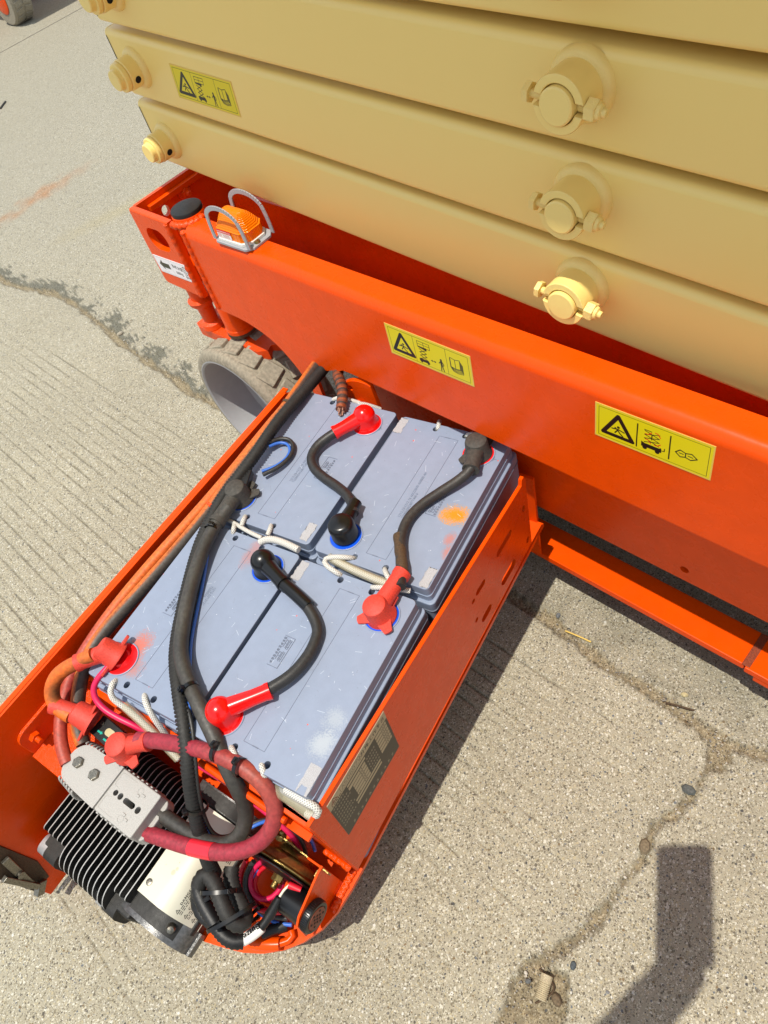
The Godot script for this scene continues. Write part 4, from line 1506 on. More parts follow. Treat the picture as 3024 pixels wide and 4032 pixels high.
func lid_material(i: int) -> StandardMaterial3D:
	# scuffs, dust and overspray, as they lie on this one lid (0.25 mm to a pixel after reduction)
	var r := RandomNumberGenerator.new()
	r.seed = 50 + i
	var k := Ink.new(720, 1064, Color(0.60, 0.645, 0.735))
	var nz := wave(60 + i, 0.01, 4)
	var nf := wave(70 + i, 0.09, 3)
	var dat := PackedByteArray()
	dat.resize(360 * 532 * 3)
	var spots: Array = [[], [[0.071, 0.013, 0.018, 0.013, 1.0, 0], [0.082, 0.052, 0.006, 0.010, 0.4, 1], [0.088, 0.070, 0.006, 0.010, 0.4, 1]], [[0.044, -0.073, 0.013, 0.020, 0.62, 1], [0.033, -0.1, 0.016, 0.012, 0.4, 1], [-0.02, 0.11, 0.01, 0.02, 0.3, 1]], [[-0.074, -0.075, 0.013, 0.015, 0.55, 2], [-0.072, -0.045, 0.012, 0.013, 0.4, 2]]][i]
	for y in 532:
		for x in 360:
			var px := (x / 359.0 - 0.5) * 0.18
			var py := (y / 531.0 - 0.5) * 0.266
			var a := nz.get_noise_2d(x * 2, y * 2)
			var f := nf.get_noise_2d(x * 2, y * 2)
			var g := 1.0 + 0.025 * a + 0.012 * f
			var c := Color(0.51 * g, 0.552 * g, 0.635 * g)
			for q in spots:
				var d := Vector2((px - q[0]) / q[2], (py - q[1]) / q[3]).length()
				if d < 1.5:
					var w: float = clampf((1.45 - d + f * 0.7 + a * 0.5), 0, 1) * q[4]
					c = c.lerp([Color(0.95, 0.50, 0.08), Color(0.86, 0.33, 0.20), Color(0.70, 0.72, 0.72)][q[5]], w)
			var o := (y * 360 + x) * 3
			dat[o] = int(clampf(c.r, 0, 1) * 255)
			dat[o + 1] = int(clampf(c.g, 0, 1) * 255)
			dat[o + 2] = int(clampf(c.b, 0, 1) * 255)
	k.im = Image.create_from_data(360, 532, false, Image.FORMAT_RGB8, dat)
	k.im.resize(720, 1064, Image.INTERPOLATE_CUBIC)
	for s in 46:
		var p := Vector2(r.randf() * 720, r.randf() * 1064)
		var d := Vector2.from_angle(r.randf() * TAU) * r.randf_range(4, 46)
		k.line(p, p + d, 1.6, Color(0.74, 0.78, 0.83) if r.randf() < 0.7 else Color(0.47, 0.50, 0.56))
	for s in 60:
		k.disc(Vector2(r.randf() * 720, r.randf() * 1064), r.randf_range(0.7, 2.2), Color(0.42, 0.43, 0.46) if r.randf() < 0.6 else Color(0.83, 0.85, 0.88))
	for s in 5:
		k.disc(Vector2(r.randf() * 720, r.randf() * 1064), r.randf_range(2, 4.5), Color(0.86, 0.30, 0.22))
	var m := mat(Color.WHITE, 0.44)
	m.albedo_texture = k.tex(1)
	m.uv1_scale = Vector3(1.0 / 0.18, -1.0 / 0.266, 1)
	m.uv1_offset = Vector3(0.5, 0.5, 0)
	m.normal_enabled = false
	return m


func charger() -> void:
	var t := thing("battery_charger", "black finned battery charger with a cream warning panel in the tray end", "battery charger", tray, Vector3(-0.09, 0.097, 0.415))
	var s := Shape.new()
	s.box(Vector3(-0.131, 0.126, 0.418), Vector3(0.194, 0.056, 0.180), Basis(), 0.004)
	s.box(Vector3(0.005, 0.114, 0.405), Vector3(0.080, 0.032, 0.150), Basis(), 0.004)
	part("body", s, M.heat_black, t)
	for i in 18:
		var u := -0.2255 + i * 0.01075
		var short := i < 5 or i > 14
		var line := PackedVector2Array()  # (w, h) over the top of the fin, near end first
		var w1 := 0.5155 if not short else 0.489
		line.append(Vector2(w1, 0.101))
		var rr := 0.030 if not short else 0.006
		for e in 9:
			var a := PI * 0.5 * e / 8.0
			line.append(Vector2(w1 - rr + cos(a) * rr, 0.178 - rr + sin(a) * rr))
		for e in 7:
			var a := PI * 0.5 + PI * 0.5 * e / 6.0
			line.append(Vector2(0.3245 + 0.022 + cos(a) * 0.022, 0.156 + sin(a) * 0.022))
		line.append(Vector2(0.3245, 0.101))
		s = Shape.new()
		s.plate(line, 0.0017, Transform3D(Basis(Vector3.BACK, Vector3.UP, Vector3.LEFT), Vector3(u - 0.00085, 0, 0)))
		var fin := part("fin", s, M.heat_black, t)
		s = Shape.new()
		for e in line.size() - 1:
			var a: Vector2 = line[e]
			var b: Vector2 = line[e + 1]
			var d := (b - a).normalized()
			var nn := Vector3(0, -d.x, d.y)
			if nn.dot(Vector3(0, a.y - 0.12, a.x - 0.42)) < 0:
				nn = -nn
			var o := nn * 0.0004
			s.quad(Vector3(u - 0.0008, a.y, a.x) + o, Vector3(u + 0.0008, a.y, a.x) + o, Vector3(u + 0.0008, b.y, b.x) + o, Vector3(u - 0.0008, b.y, b.x) + o, nn)
		part("bare_edge", s, M.bare, fin)
	# cast corners: an aluminium block with a dark inset
	for q in [[-0.2145, 0.040, 0.5055], [-0.081, 0.038, 0.5035]]:
		s = Shape.new()
		var pr := rounded(q[2] - 0.016, 0.099, q[2] + 0.016, 0.152, 0.012, 5)
		s.plate(pr, q[1], Transform3D(Basis(Vector3.BACK, Vector3.UP, Vector3.LEFT), Vector3(q[0] - q[1] * 0.5, 0, 0)), [], 0.002)
		var c := part("cast_corner", s, M.alu, t)
		s = Shape.new()
		var pi := rounded(q[2] - 0.0145, 0.104, q[2] + 0.0166, 0.1526, 0.0115, 5)
		s.plate(pi, q[1] * 0.66, Transform3D(Basis(Vector3.BACK, Vector3.UP, Vector3.LEFT), Vector3(q[0] - q[1] * 0.06, 0, 0)))
		part("corner_inset", s, M.heat_black, c)
	s = Shape.new()
	s.box(Vector3(-0.19, 0.1345, 0.4795), Vector3(0.07, 0.008, 0.014), Basis(), 0.001)
	s.box(Vector3(-0.045, 0.1345, 0.4795), Vector3(0.05, 0.008, 0.014), Basis(), 0.001)
	part("ledge", s, M.alu, t)
	# the cream panel rolls down to the right
	var k := Ink.new(900, 900, Color(0.80, 0.79, 0.72))
	var r := RandomNumberGenerator.new()
	r.seed = 12
	for i in 5:
		k.disc(Vector2(r.randf_range(40, 300), r.randf_range(100, 800)), r.randf_range(4, 9), Color(0.72, 0.68, 0.58))
	k.disc(Vector2(235, 610), 24, Color(0.76, 0.72, 0.62))
	k.disc(Vector2(250, 570), 17, Color(0.76, 0.72, 0.62))
	# lines run from the near edge (y large) to the far edge
	var heads := ["DANGER", "CAUTION", "WARNING"]
	for i in 3:
		var x := 490.0 + i * 118
		k.text(heads[i], Vector2(x, 780), 27, INK, 1.15, true, Vector2.UP)
		k.path([Vector2(x + 4, 838), Vector2(x + 40, 858), Vector2(x + 40, 818), Vector2(x + 4, 838)], 5, INK)
		k.line(Vector2(x + 18, 838), Vector2(x + 34, 838), 4, INK)
		for j in 3:
			var xx := x + 40 + j * 21
			var y := 850.0
			while y > 430.0 - 40.0 * (j % 2):
				var w := r.randf_range(14, 40)
				k.line(Vector2(xx, y), Vector2(xx, y - w), 9, INK)
				y -= w + 9
	for j in 9:
		var xx := 500.0 + j * 26 + (18 if j > 2 else 0) + (18 if j > 5 else 0)
		var y := 300.0
		while y > 120.0 + 30 * (j % 3):
			var w := r.randf_range(12, 34)
			k.line(Vector2(xx, y), Vector2(xx, y - w), 10, INK)
			y -= w + 8
	k.circle(Vector2(845, 800), 42, 9, INK)
	k.text("ETL", Vector2(832, 832), 26, INK, 1.0, true, Vector2.UP)
	k.circle(Vector2(800, 180), 20, 5, INK)
	var m := mat(Color.WHITE, 0.42)
	m.albedo_texture = k.tex(1)
	s = Shape.new()
	var prof := [Vector2(-0.0335, 0.1795), Vector2(-0.004, 0.1795), Vector2(0.006, 0.1785), Vector2(0.0145, 0.1755), Vector2(0.0215, 0.170), Vector2(0.0275, 0.162), Vector2(0.0335, 0.150), Vector2(0.0455, 0.118)]
	var run := 0.0
	var total := 0.0
	for i in prof.size() - 1:
		total += prof[i].distance_to(prof[i + 1])
	for i in prof.size() - 1:
		var a: Vector2 = prof[i]
		var b: Vector2 = prof[i + 1]
		var na: Vector2 = (b - (prof[i - 1] if i > 0 else a)).normalized()
		var nb: Vector2 = ((prof[i + 2] if i + 2 < prof.size() else b) - a).normalized()
		var u0 := run / total
		run += a.distance_to(b)
		var u1 := run / total
		var n0 := Vector3(-na.y, na.x, 0)
		var n1 := Vector3(-nb.y, nb.x, 0)
		s.quad4(s.vert(Vector3(a.x, a.y, 0.4695), n0, Vector2(u0, 1)), s.vert(Vector3(b.x, b.y, 0.4695), n1, Vector2(u1, 1)), s.vert(Vector3(b.x, b.y, 0.3375), n1, Vector2(u1, 0)), s.vert(Vector3(a.x, a.y, 0.3375), n0, Vector2(u0, 0)))
		var d := Vector3(0, -0.002, 0)
		s.quad(Vector3(a.x, a.y, 0.4695), Vector3(b.x, b.y, 0.4695), Vector3(b.x, b.y, 0.4695) + d, Vector3(a.x, a.y, 0.4695) + d, Vector3.BACK)
		s.quad(Vector3(a.x, a.y, 0.3375), Vector3(b.x, b.y, 0.3375), Vector3(b.x, b.y, 0.3375) + d, Vector3(a.x, a.y, 0.3375) + d, Vector3.FORWARD)
	var panel := part("warning_panel", s, m, t, "cream panel printed with danger notices")
	s = Shape.new()
	s.lathe([Vector2(0.0048, 0.1797), Vector2(0.0044, 0.1806), Vector2(0.002, 0.1812), Vector2(0, 0.1812)], Transform3D(Basis(), Vector3(-0.0255, 0, 0.4535)), 16)
	s.box(Vector3(-0.0255, 0.1813, 0.4535), Vector3(0.005, 0.0005, 0.0012), Basis(Vector3.UP, 0.4), 0.0001)
	part("screw", s, M.steel, panel)
	# end covers, near and far
	for e in 2:
		s = Shape.new()
		var top := 0.160 if e == 0 else 0.176
		var p := PackedVector2Array([Vector2(-0.060, 0.099), Vector2(0.050, 0.099), Vector2(0.050, 0.112)])
		for i in 10:
			var a := PI * 0.5 * i / 9.0
			p.append(Vector2(-0.01 + 0.056 * cos(a), 0.112 + (top - 0.112) * sin(a)))
		p.append(Vector2(-0.040, top))
		p.append(Vector2(-0.056, top - 0.006))
		p.append(Vector2(-0.060, top - 0.02))
		if e == 0:
			s.plate(p, 0.030, Transform3D(Basis(), Vector3(0, 0, 0.4995)), [], 0.010)
		else:
			s.plate(p, 0.024, Transform3D(Basis(), Vector3(0, 0, 0.3365)), [], 0.003)
		var c := part("end_cover", s, M.cast, t)
		s = Shape.new()
		var q := PackedVector2Array()
		for v in p:
			q.append(Vector2(clampf(v.x, -0.046, 0.036), v.y * 1.003))
		var zz := 0.4925 if e == 0 else 0.334
		s.plate(q, 0.022 if e == 0 else 0.019, Transform3D(Basis(), Vector3(0, 0.0003, zz)))
		part("cover_inset", s, M.heat_black if e == 0 else M.heat_black, c)
		s = Shape.new()
		var at := Vector3(0.027, 0.153, 0.482) if e == 0 else Vector3(0.034, 0.163, 0.326)
		var dir := Vector3(0.55, 0.8, 0.25)
		s.lathe([Vector2(0.0065, -0.006), Vector2(0.0062, 0.001), Vector2(0.0045, 0.0035), Vector2(0, 0.0045)], axis(at, dir), 16)
		part("cover_screw", s, M.steel, c)


func boot_new(under: Node3D, at: Vector3, to: Vector3, m: Material) -> void:
	# a shiny dipped cap over the post with a sleeve towards the cable
	var s := Shape.new()
	var prof := [Vector2(0.0198, 0.0006), Vector2(0.0200, 0.0022), Vector2(0.0186, 0.0042), Vector2(0.0174, 0.0085), Vector2(0.0172, 0.0185)]
	for i in 9:
		var a := PI * 0.5 * (i + 1) / 9.0
		prof.append(Vector2(0.0172 * cos(a), 0.0185 + 0.0172 * sin(a)))
	s.lathe(prof, Transform3D(Basis(), at), 32)
	var o := at + Vector3(0, 0.0175, 0)
	var p := PackedVector3Array()
	for i in 16:
		p.append(o.lerp(to, 0.12 + 0.88 * i / 15.0))
	s.tube(p, func(i, _l): return lerpf(0.0125, 0.0100, minf(1.0, i / 9.0)) + (0.0009 if i > 13 else 0.0), 20)
	part("boot", s, m, under)


func boot_old(under: Node3D, at: Vector3, up: Vector3, to: Vector3, m: Material, wings := [0.6, 2.6], big := 1.0) -> void:
	# a thick moulded rubber cover: flared foot, barrel with a flat crown, sleeve and two pull tabs
	var T := axis(at, up)
	var s := Shape.new()
	s.lathe([Vector2(0.0205, 0.0), Vector2(0.0205, 0.0025), Vector2(0.0175, 0.0065), Vector2(0.0172, 0.013), Vector2(0.0166, 0.0145), Vector2(0.0163, 0.024), Vector2(0.0150, 0.0285), Vector2(0.0125, 0.0302), Vector2(0.0, 0.0308)].map(func(q): return q * big), T, 28)
	for a in wings:
		var d := (T.basis.x * cos(a) + T.basis.z * sin(a)).normalized()
		var side := d.cross(T.basis.y)
		var poly := PackedVector2Array([Vector2(0.014, -0.0095), Vector2(0.030, -0.0052), Vector2(0.031, 0.0), Vector2(0.030, 0.0052), Vector2(0.014, 0.0095)])
		s.plate(poly, 0.0032, Transform3D(Basis(d, side, d.cross(side)).orthonormalized(), at + T.basis.y * 0.0035), [], 0.0006)
	var o := at + up.normalized() * 0.0155
	var p := PackedVector3Array()
	for i in 18:
		p.append(o.lerp(to, 0.10 + 0.90 * i / 17.0))
	s.tube(p, func(i, _l): return lerpf(0.0125, 0.0112, minf(1.0, i / 8.0)) * big + (0.0010 if i > 14 else 0.0), 20)
	part("boot", s, m, under)


func cable_shape(path: Array, r: float, tint = null, sides := 14) -> Shape:
	var s := Shape.new()
	s.tube(smooth(path, 0.004), r, sides, true, tint)
	return s


func tie(under: Node3D, at: Array, knob: Array, along: Vector3, r: float, m: Material = null, stretch := 1.0) -> void:
	var T := axis(Vector3(at[0], at[1], at[2]), along)
	var s := Shape.new()
	s.lathe([Vector2(r + 0.0002, -0.0024), Vector2(r + 0.0013, -0.0024), Vector2(r + 0.0013, 0.0024), Vector2(r + 0.0002, 0.0024)], T, 24, stretch, 1.0)
	var d := (Vector3(knob[0], knob[1], knob[2]) - T.origin)
	d = (d - T.basis.y * d.dot(T.basis.y)).normalized()
	var o := T.origin + d * (r + 0.0035)
	var bs := Basis(T.basis.y.cross(d), T.basis.y, d).orthonormalized()
	s.box(o, Vector3(0.0085, 0.0062, 0.0058), bs, 0.0008)
	s.box(o + d * 0.0033, Vector3(0.0046, 0.0030, 0.0012), bs, 0.0002)
	part("cable_tie", s, m if m else M.black, under)


func link_cables() -> void:
	var top := 0.3775
	var c1: Array = [[-0.077,0.394,-0.201],[-0.096,0.391,-0.175],[-0.106,0.388,-0.154],[-0.104,0.385,-0.130],[-0.085,0.385,-0.114],[-0.055,0.385,-0.107],[-0.025,0.386,-0.103],[0.002,0.389,-0.094],[0.021,0.392,-0.081],[0.030,0.394,-0.066]]
	var c2: Array = [[-0.030,0.394,0.055],[0.000,0.393,0.067],[0.037,0.391,0.074],[0.057,0.388,0.080],[0.076,0.385,0.090],[0.092,0.385,0.105],[0.088,0.385,0.105],[0.101,0.386,0.134],[0.099,0.388,0.165],[0.084,0.391,0.195],[0.067,0.394,0.216]]
	var c3: Array = [[0.143,0.395,-0.204],[0.143,0.392,-0.191],[0.136,0.388,-0.179],[0.117,0.385,-0.147],[0.102,0.385,-0.121],[0.097,0.385,-0.092],[0.104,0.385,-0.065],[0.123,0.387,-0.040],[0.143,0.391,-0.015],[0.154,0.395,0.007]]
	var c4: Array = [[-0.151,0.396,0.001],[-0.153,0.394,0.021],[-0.151,0.394,0.041],[-0.141,0.394,0.073],[-0.125,0.394,0.109],[-0.098,0.394,0.156],[-0.076,0.394,0.188],[-0.056,0.394,0.213],[-0.051,0.394,0.218],[-0.010,0.394,0.242],[0.030,0.392,0.260],[0.061,0.383,0.272],[0.090,0.367,0.299],[0.100,0.345,0.302],[0.105,0.325,0.308],[0.108,0.305,0.320],[0.107,0.290,0.335],[0.103,0.282,0.349],[0.090,0.278,0.364],[0.068,0.275,0.372],[0.038,0.275,0.374],[0.005,0.275,0.375],[-0.020,0.275,0.376]]
	var zt: Array = [[-0.223,0.362,0.102],[-0.210,0.374,-0.127],[-0.154,0.391,0.052],[-0.035,0.392,0.235],[0.067,0.381,0.284],[0.103,0.380,0.284],[0.047,0.313,0.344],[0.088,0.220,0.408],[0.115,0.205,0.422],[0.060,0.180,0.425],[0.113,0.140,0.408]]
	var zb: Array = [[-0.217,0.372,0.105],[-0.196,0.384,-0.122],[-0.143,0.404,0.055],[-0.033,0.400,0.235],[0.075,0.392,0.279],[0.106,0.393,0.281],[0.040,0.322,0.353],[0.093,0.225,0.399],[0.095,0.180,0.451],[0.071,0.190,0.427],[0.118,0.148,0.412]]
	var e := func(p: Array, i: int) -> Vector3: return Vector3(p[i][0], p[i][1], p[i][2])
	var dust := func(base: Color, d: Color) -> Callable:
		return func(n: Vector3, l: float) -> Color: return base.lerp(d, clampf(0.35 + 0.4 * n.y + 0.25 * sin(l * 61.0) * sin(l * 23.0), 0, 1))
	var t := thing("link_cable", "short black cable with a red domed boot joining the two far batteries", "battery cable", tray, Vector3(-0.02, 0.377, -0.13), "cables that link the batteries")
	part("cable", cable_shape(c1, 0.0075), M.cable, t)
	boot_new(t, Vector3(-0.0609, top, -0.2295), e.call(c1, 1).lerp(e.call(c1, 0), 0.35), M.red_gloss)
	black_cap(t, Vector3(0.031, top, -0.0378), e.call(c1, c1.size() - 2), M.black)
	t = thing("link_cable", "short black cable with a red domed boot across the two near batteries", "battery cable", tray, Vector3(0.04, 0.377, 0.14), "cables that link the batteries")
	part("cable", cable_shape(c2, 0.0075), M.cable, t)
	boot_new(t, Vector3(-0.0411, top, 0.0533), e.call(c2, 1).lerp(e.call(c2, 2), 0.2), M.black)
	boot_new(t, Vector3(0.0458, top, 0.2454), e.call(c2, c2.size() - 2), M.red_gloss)
	var sl := Shape.new()
	sl.tube(smooth(c2.slice(1, 4), 0.004), 0.0090, 16)
	part("sleeve", sl, M.black, t)
	t = thing("link_cable", "worn black cable with faded boots joining the two right batteries", "battery cable", tray, Vector3(0.13, 0.377, -0.1), "cables that link the batteries")
	part("cable", cable_shape(c3, 0.0073, dust.call(Color(0.018, 0.017, 0.016), Color(0.055, 0.05, 0.045))), M.cable_tint, t)
	boot_old(t, Vector3(0.1301, top, -0.2384), Vector3.UP, e.call(c3, 1).lerp(e.call(c3, 0), 0.4), M.dusty, [0.2, 3.6])
	boot_old(t, Vector3(0.1449, top, 0.0448), Vector3(-0.08, 1, 0.1), e.call(c3, c3.size() - 2), M.red_rubber, [0.2, 2.2, 4.0])
	var tp := Shape.new()
	tp.tube(smooth(c3.slice(6, 9), 0.004), func(i, _l): return 0.0079 + 0.0004 * sin(i * 1.3), 14)
	part("tape", tp, M.brown, t)
	t = thing("main_negative_cable", "thick dusty black cable running over the batteries into the grey plug", "battery cable", tray, Vector3(0, 0.27, 0.2))
	part("cable", cable_shape(c4, 0.0098, dust.call(Color(0.02, 0.019, 0.018), Color(0.085, 0.078, 0.066)), 18), M.cable_tint, t)
	boot_old(t, Vector3(-0.160, top, -0.0289), Vector3(0, 1, 0.05), e.call(c4, 1).lerp(e.call(c4, 2), 0.5), M.dusty, [0.1, 0.9])
	tie(t, c4[2], zb[2], e.call(c4, 3) - e.call(c4, 2), 0.0103)
	tie(t, c4[9], zb[3], e.call(c4, 10) - e.call(c4, 9), 0.0103)


func black_cap(under: Node3D, at: Vector3, to: Vector3, m: Material) -> void:
	var s := Shape.new()
	s.lathe([Vector2(0.0180, 0.003), Vector2(0.0190, 0.004), Vector2(0.0190, 0.007), Vector2(0.0184, 0.009), Vector2(0.0187, 0.024), Vector2(0.0180, 0.0285), Vector2(0.0160, 0.0320), Vector2(0.0125, 0.0338), Vector2(0, 0.0345)], Transform3D(Basis(), at), 32)
	var o := at + Vector3(0, 0.0185, 0)
	var p := PackedVector3Array()
	for i in 16:
		p.append(o.lerp(to, 0.25 + 0.85 * i / 15.0))
	s.tube(p, func(i, _l): return lerpf(0.0120, 0.0092, minf(1.0, i / 9.0)), 18)
	part("boot", s, m, under)


func connector_and_fuse() -> void:
	var t := thing("cable_plug", "large grey two part battery plug with hex bolts lying on the charger", "plug", tray, Vector3(-0.09, 0.266, 0.387))
	var flat := Basis(Vector3.RIGHT, Vector3.FORWARD, Vector3.UP)
	var s := Shape.new()
	# each half is drawn in (u, -w)
	var left := PackedVector2Array()
	for q in oblong(-0.1445, -0.3865, 0.044, 0.053, 0.0, 7):
		left.append(q)
	var body := Geometry2D.merge_polygons(left, PackedVector2Array([Vector2(-0.145, -0.4135), Vector2(-0.0835, -0.4165), Vector2(-0.0835, -0.3575), Vector2(-0.145, -0.360)]))[0]
	s.plate(body, 0.036, Transform3D(flat, Vector3(0, 0.304, 0)), [], 0.0035)
	for side in [-1, 1]:
		for i in 6:
			var p := PackedVector3Array()
			var u := -0.161 + i * 0.0062
			for e in 9:
				var a := PI * e / 8.0
				p.append(Vector3(u + 0.004 * cos(a * 0.5), 0.286 + 0.0185 * cos(a), 0.3865 + side * (0.0245 + 0.0008 * i + 0.0058 * sin(a))))
			s.tube(p, 0.0016, 7)
	var half := part("rear_half", s, M.grey_plastic, t)
	for u in [-0.1465, -0.1130]:
		s = Shape.new()
		hexbolt(s, Vector3(u, 0.3035, 0.3855), Vector3.UP, 0.0078, 0.0052)
		part("hex_bolt", s, M.steel, half)
	s = Shape.new()
	s.plate(rounded(-0.0845, -0.4165, -0.0115, -0.3575, 0.003), 0.034, Transform3D(flat, Vector3(0, 0.3015, 0)), [oblong(-0.0705, -0.3865, 0.0075, 0.0075), oblong(-0.0612, -0.3865, 0.0078, 0.0085), oblong(-0.0440, -0.3868, 0.0205, 0.0075), oblong(-0.0272, -0.3868, 0.0078, 0.0090)], 0.002)
	for side in [-1, 1]:
		for i in 7:
			s.bar(Vector3(-0.077 + i * 0.0088, 0.2995, 0.387 + side * 0.0298), Vector3(-0.077 + i * 0.0088, 0.273, 0.387 + side * 0.0298), 0.0032, 0.0044, Vector3.RIGHT, 0.001)
		# moulded marks on the face
		for q in [[-0.033, 0.0165], [-0.040, 0.013]]:
			s.box(Vector3(q[0], 0.3019, 0.387 + side * q[1]), Vector3(0.0055, 0.0014, 0.0032), Basis(), 0.0004)
		var c := PackedVector3Array()
		for i in 17:
			c.append(Vector3(-0.0405 + 0.0042 * cos(TAU * i / 16.0), 0.30155, 0.387 + side * 0.019 + 0.0042 * sin(TAU * i / 16.0)))
		s.tube(c, 0.0003, 5, false)
		for q in [[[-0.052, 0.0245], [-0.078, 0.0245]], [[-0.078, 0.0245], [-0.080, 0.0225]], [[-0.080, 0.0225], [-0.080, 0.008]], [[-0.080, 0.008], [-0.072, 0.0065]]]:
			s.bar(Vector3(q[0][0], 0.3016, 0.387 + side * q[0][1]), Vector3(q[1][0], 0.3016, 0.387 + side * q[1][1]), 0.0005, 0.0005, Vector3.UP, 0.0001)
	part("front_half", s, M.grey_plastic, t)
	s = Shape.new()
	s.plate(rounded(-0.0800, -0.4120, -0.0160, -0.3620, 0.003), 0.006, Transform3D(flat, Vector3(0, 0.276, 0)))
	part("contact_block", s, M.hole, t)
	s = Shape.new()
	s.plate(oblong(-0.0155, -0.3865, 0.020, 0.058, 0.0), 0.018, Transform3D(flat, Vector3(0, 0.2840, 0)), [], 0.002)
	part("shroud", s, M.grey_plastic, t)
	# the fuse between two covered studs
	t = thing("fuse_block", "small black fuse block with teal arrows and a clear window", "fuse", tray, Vector3(-0.126, 0.30, 0.335))
	s = Shape.new()
	s.box(Vector3(-0.1265, 0.3135, 0.3355), Vector3(0.044, 0.024, 0.0275), Basis(Vector3.UP, -0.06), 0.0012)
	part("fuse_body", s, M.black_matte, t)
	s = Shape.new()
	s.plate(oblong(-0.119, -0.3345, 0.0165, 0.0098, 0.0), 0.0012, Transform3D(flat, Vector3(0, 0.3265, 0)), [], 0.0004)
	part("fuse_window", s, mat(Color(0.72, 0.67, 0.53), 0.2), t)
	s = Shape.new()
	s.lathe([Vector2(0.0026, 0.3255), Vector2(0.0026, 0.3275), Vector2(0.0014, 0.3275), Vector2(0.0014, 0.3262)], Transform3D(Basis(), Vector3(-0.1385, 0, 0.330)), 14)
	part("rivet", s, M.steel, t)
	for q in [[-0.1335, 0.3405], [-0.117, 0.3445]]:
		s = Shape.new()
		s.plate(PackedVector2Array([Vector2(q[0] - 0.005, -q[1] - 0.0012), Vector2(q[0] + 0.002, -q[1] - 0.0012), Vector2(q[0] + 0.002, -q[1] - 0.0025), Vector2(q[0] + 0.0055, -q[1]), Vector2(q[0] + 0.002, -q[1] + 0.0025), Vector2(q[0] + 0.002, -q[1] + 0.0012), Vector2(q[0] - 0.005, -q[1] + 0.0012)]), 0.0004, Transform3D(flat, Vector3(0, 0.3259, 0)))
		part("arrow", s, mat(Color(0.05, 0.62, 0.55), 0.5), t)
	# orange cable from the plus post to the fuse
	var c5: Array = [[-0.165,0.397,0.270],[-0.183,0.392,0.290],[-0.196,0.388,0.301],[-0.205,0.384,0.312],[-0.211,0.374,0.327],[-0.211,0.362,0.338],[-0.204,0.352,0.347],[-0.191,0.347,0.348],[-0.172,0.345,0.345]]
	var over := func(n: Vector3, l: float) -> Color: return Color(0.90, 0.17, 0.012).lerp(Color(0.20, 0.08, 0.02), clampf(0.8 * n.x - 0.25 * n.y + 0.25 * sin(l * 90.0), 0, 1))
	t = thing("positive_jumper", "short orange painted cable with two red rubber boots beside the fuse", "battery cable", tray, Vector3(-0.17, 0.33, 0.3))
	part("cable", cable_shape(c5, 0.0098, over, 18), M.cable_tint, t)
	boot_old(t, Vector3(-0.1450, 0.3790, 0.2550), Vector3(-0.55, 0.62, 0.10), Vector3(c5[1][0], c5[1][1], c5[1][2]), M.red_rubber, [0.3, 3.3], 0.98)
	boot_old(t, Vector3(-0.1475, 0.3320, 0.3345), Vector3(-0.9, 0.52, 0.12), Vector3(c5[6][0], c5[6][1], c5[6][2]), M.red_rubber, [0.9, 3.6], 1.0)
	var red: Array = [[-0.059,0.350,0.322],[-0.043,0.350,0.316],[-0.037,0.352,0.310],[0.013,0.368,0.298],[0.063,0.380,0.285],[0.103,0.380,0.279],[0.134,0.367,0.280],[0.153,0.348,0.290],[0.157,0.328,0.308],[0.148,0.310,0.331],[0.130,0.300,0.352],[0.106,0.293,0.369],[0.060,0.285,0.384],[0.020,0.280,0.394],[-0.025,0.275,0.405]]
	t = thing("main_positive_cable", "thick dark red cable looping from the fuse down to the grey plug", "battery cable", tray, Vector3(0.04, 0.27, 0.35))
	var tint := func(n: Vector3, l: float) -> Color: return Color(0.44, 0.035, 0.055).lerp(Color(0.50, 0.11, 0.06), clampf(0.8 - absf(l - 0.19) * 9.0, 0, 1) * 0.9)
	part("cable", cable_shape(red, 0.0098, tint, 20), M.cable_tint, t)
	boot_old(t, Vector3(-0.078, 0.327, 0.3375), Vector3(0.0, 1, 0.12), Vector3(red[1][0], red[1][1], red[1][2]), M.red_rubber, [1.9, 3.7], 1.0)
	var sm := smooth(red, 0.004)
	var n := sm.size()
	s = Shape.new()
	s.tube(sm.slice(int(n * 0.735), int(n * 0.815)), 0.0103, 20)
	part("tape_band", s, mat(Color(0.86, 0.16, 0.22), 0.2), t, "glossy red tape band")
	var zt: Array = [[-0.223,0.362,0.102],[-0.210,0.374,-0.127],[-0.154,0.391,0.052],[-0.035,0.392,0.235],[0.067,0.381,0.284],[0.103,0.380,0.284],[0.047,0.313,0.344],[0.088,0.220,0.408],[0.115,0.205,0.422],[0.060,0.180,0.425],[0.113,0.140,0.408]]
	var zb: Array = [[-0.217,0.372,0.105],[-0.196,0.384,-0.122],[-0.143,0.404,0.055],[-0.033,0.400,0.235],[0.075,0.392,0.279],[0.106,0.393,0.281],[0.040,0.322,0.353],[0.093,0.225,0.399],[0.095,0.180,0.451],[0.071,0.190,0.427],[0.118,0.148,0.412]]
	for i in [4, 5]:
		tie(t, zt[i], zb[i], Vector3(0.06, 0.006, -0.012), 0.0101)
	t.set_meta("label", "thick dark red cable looping from the fuse down to the grey plug")


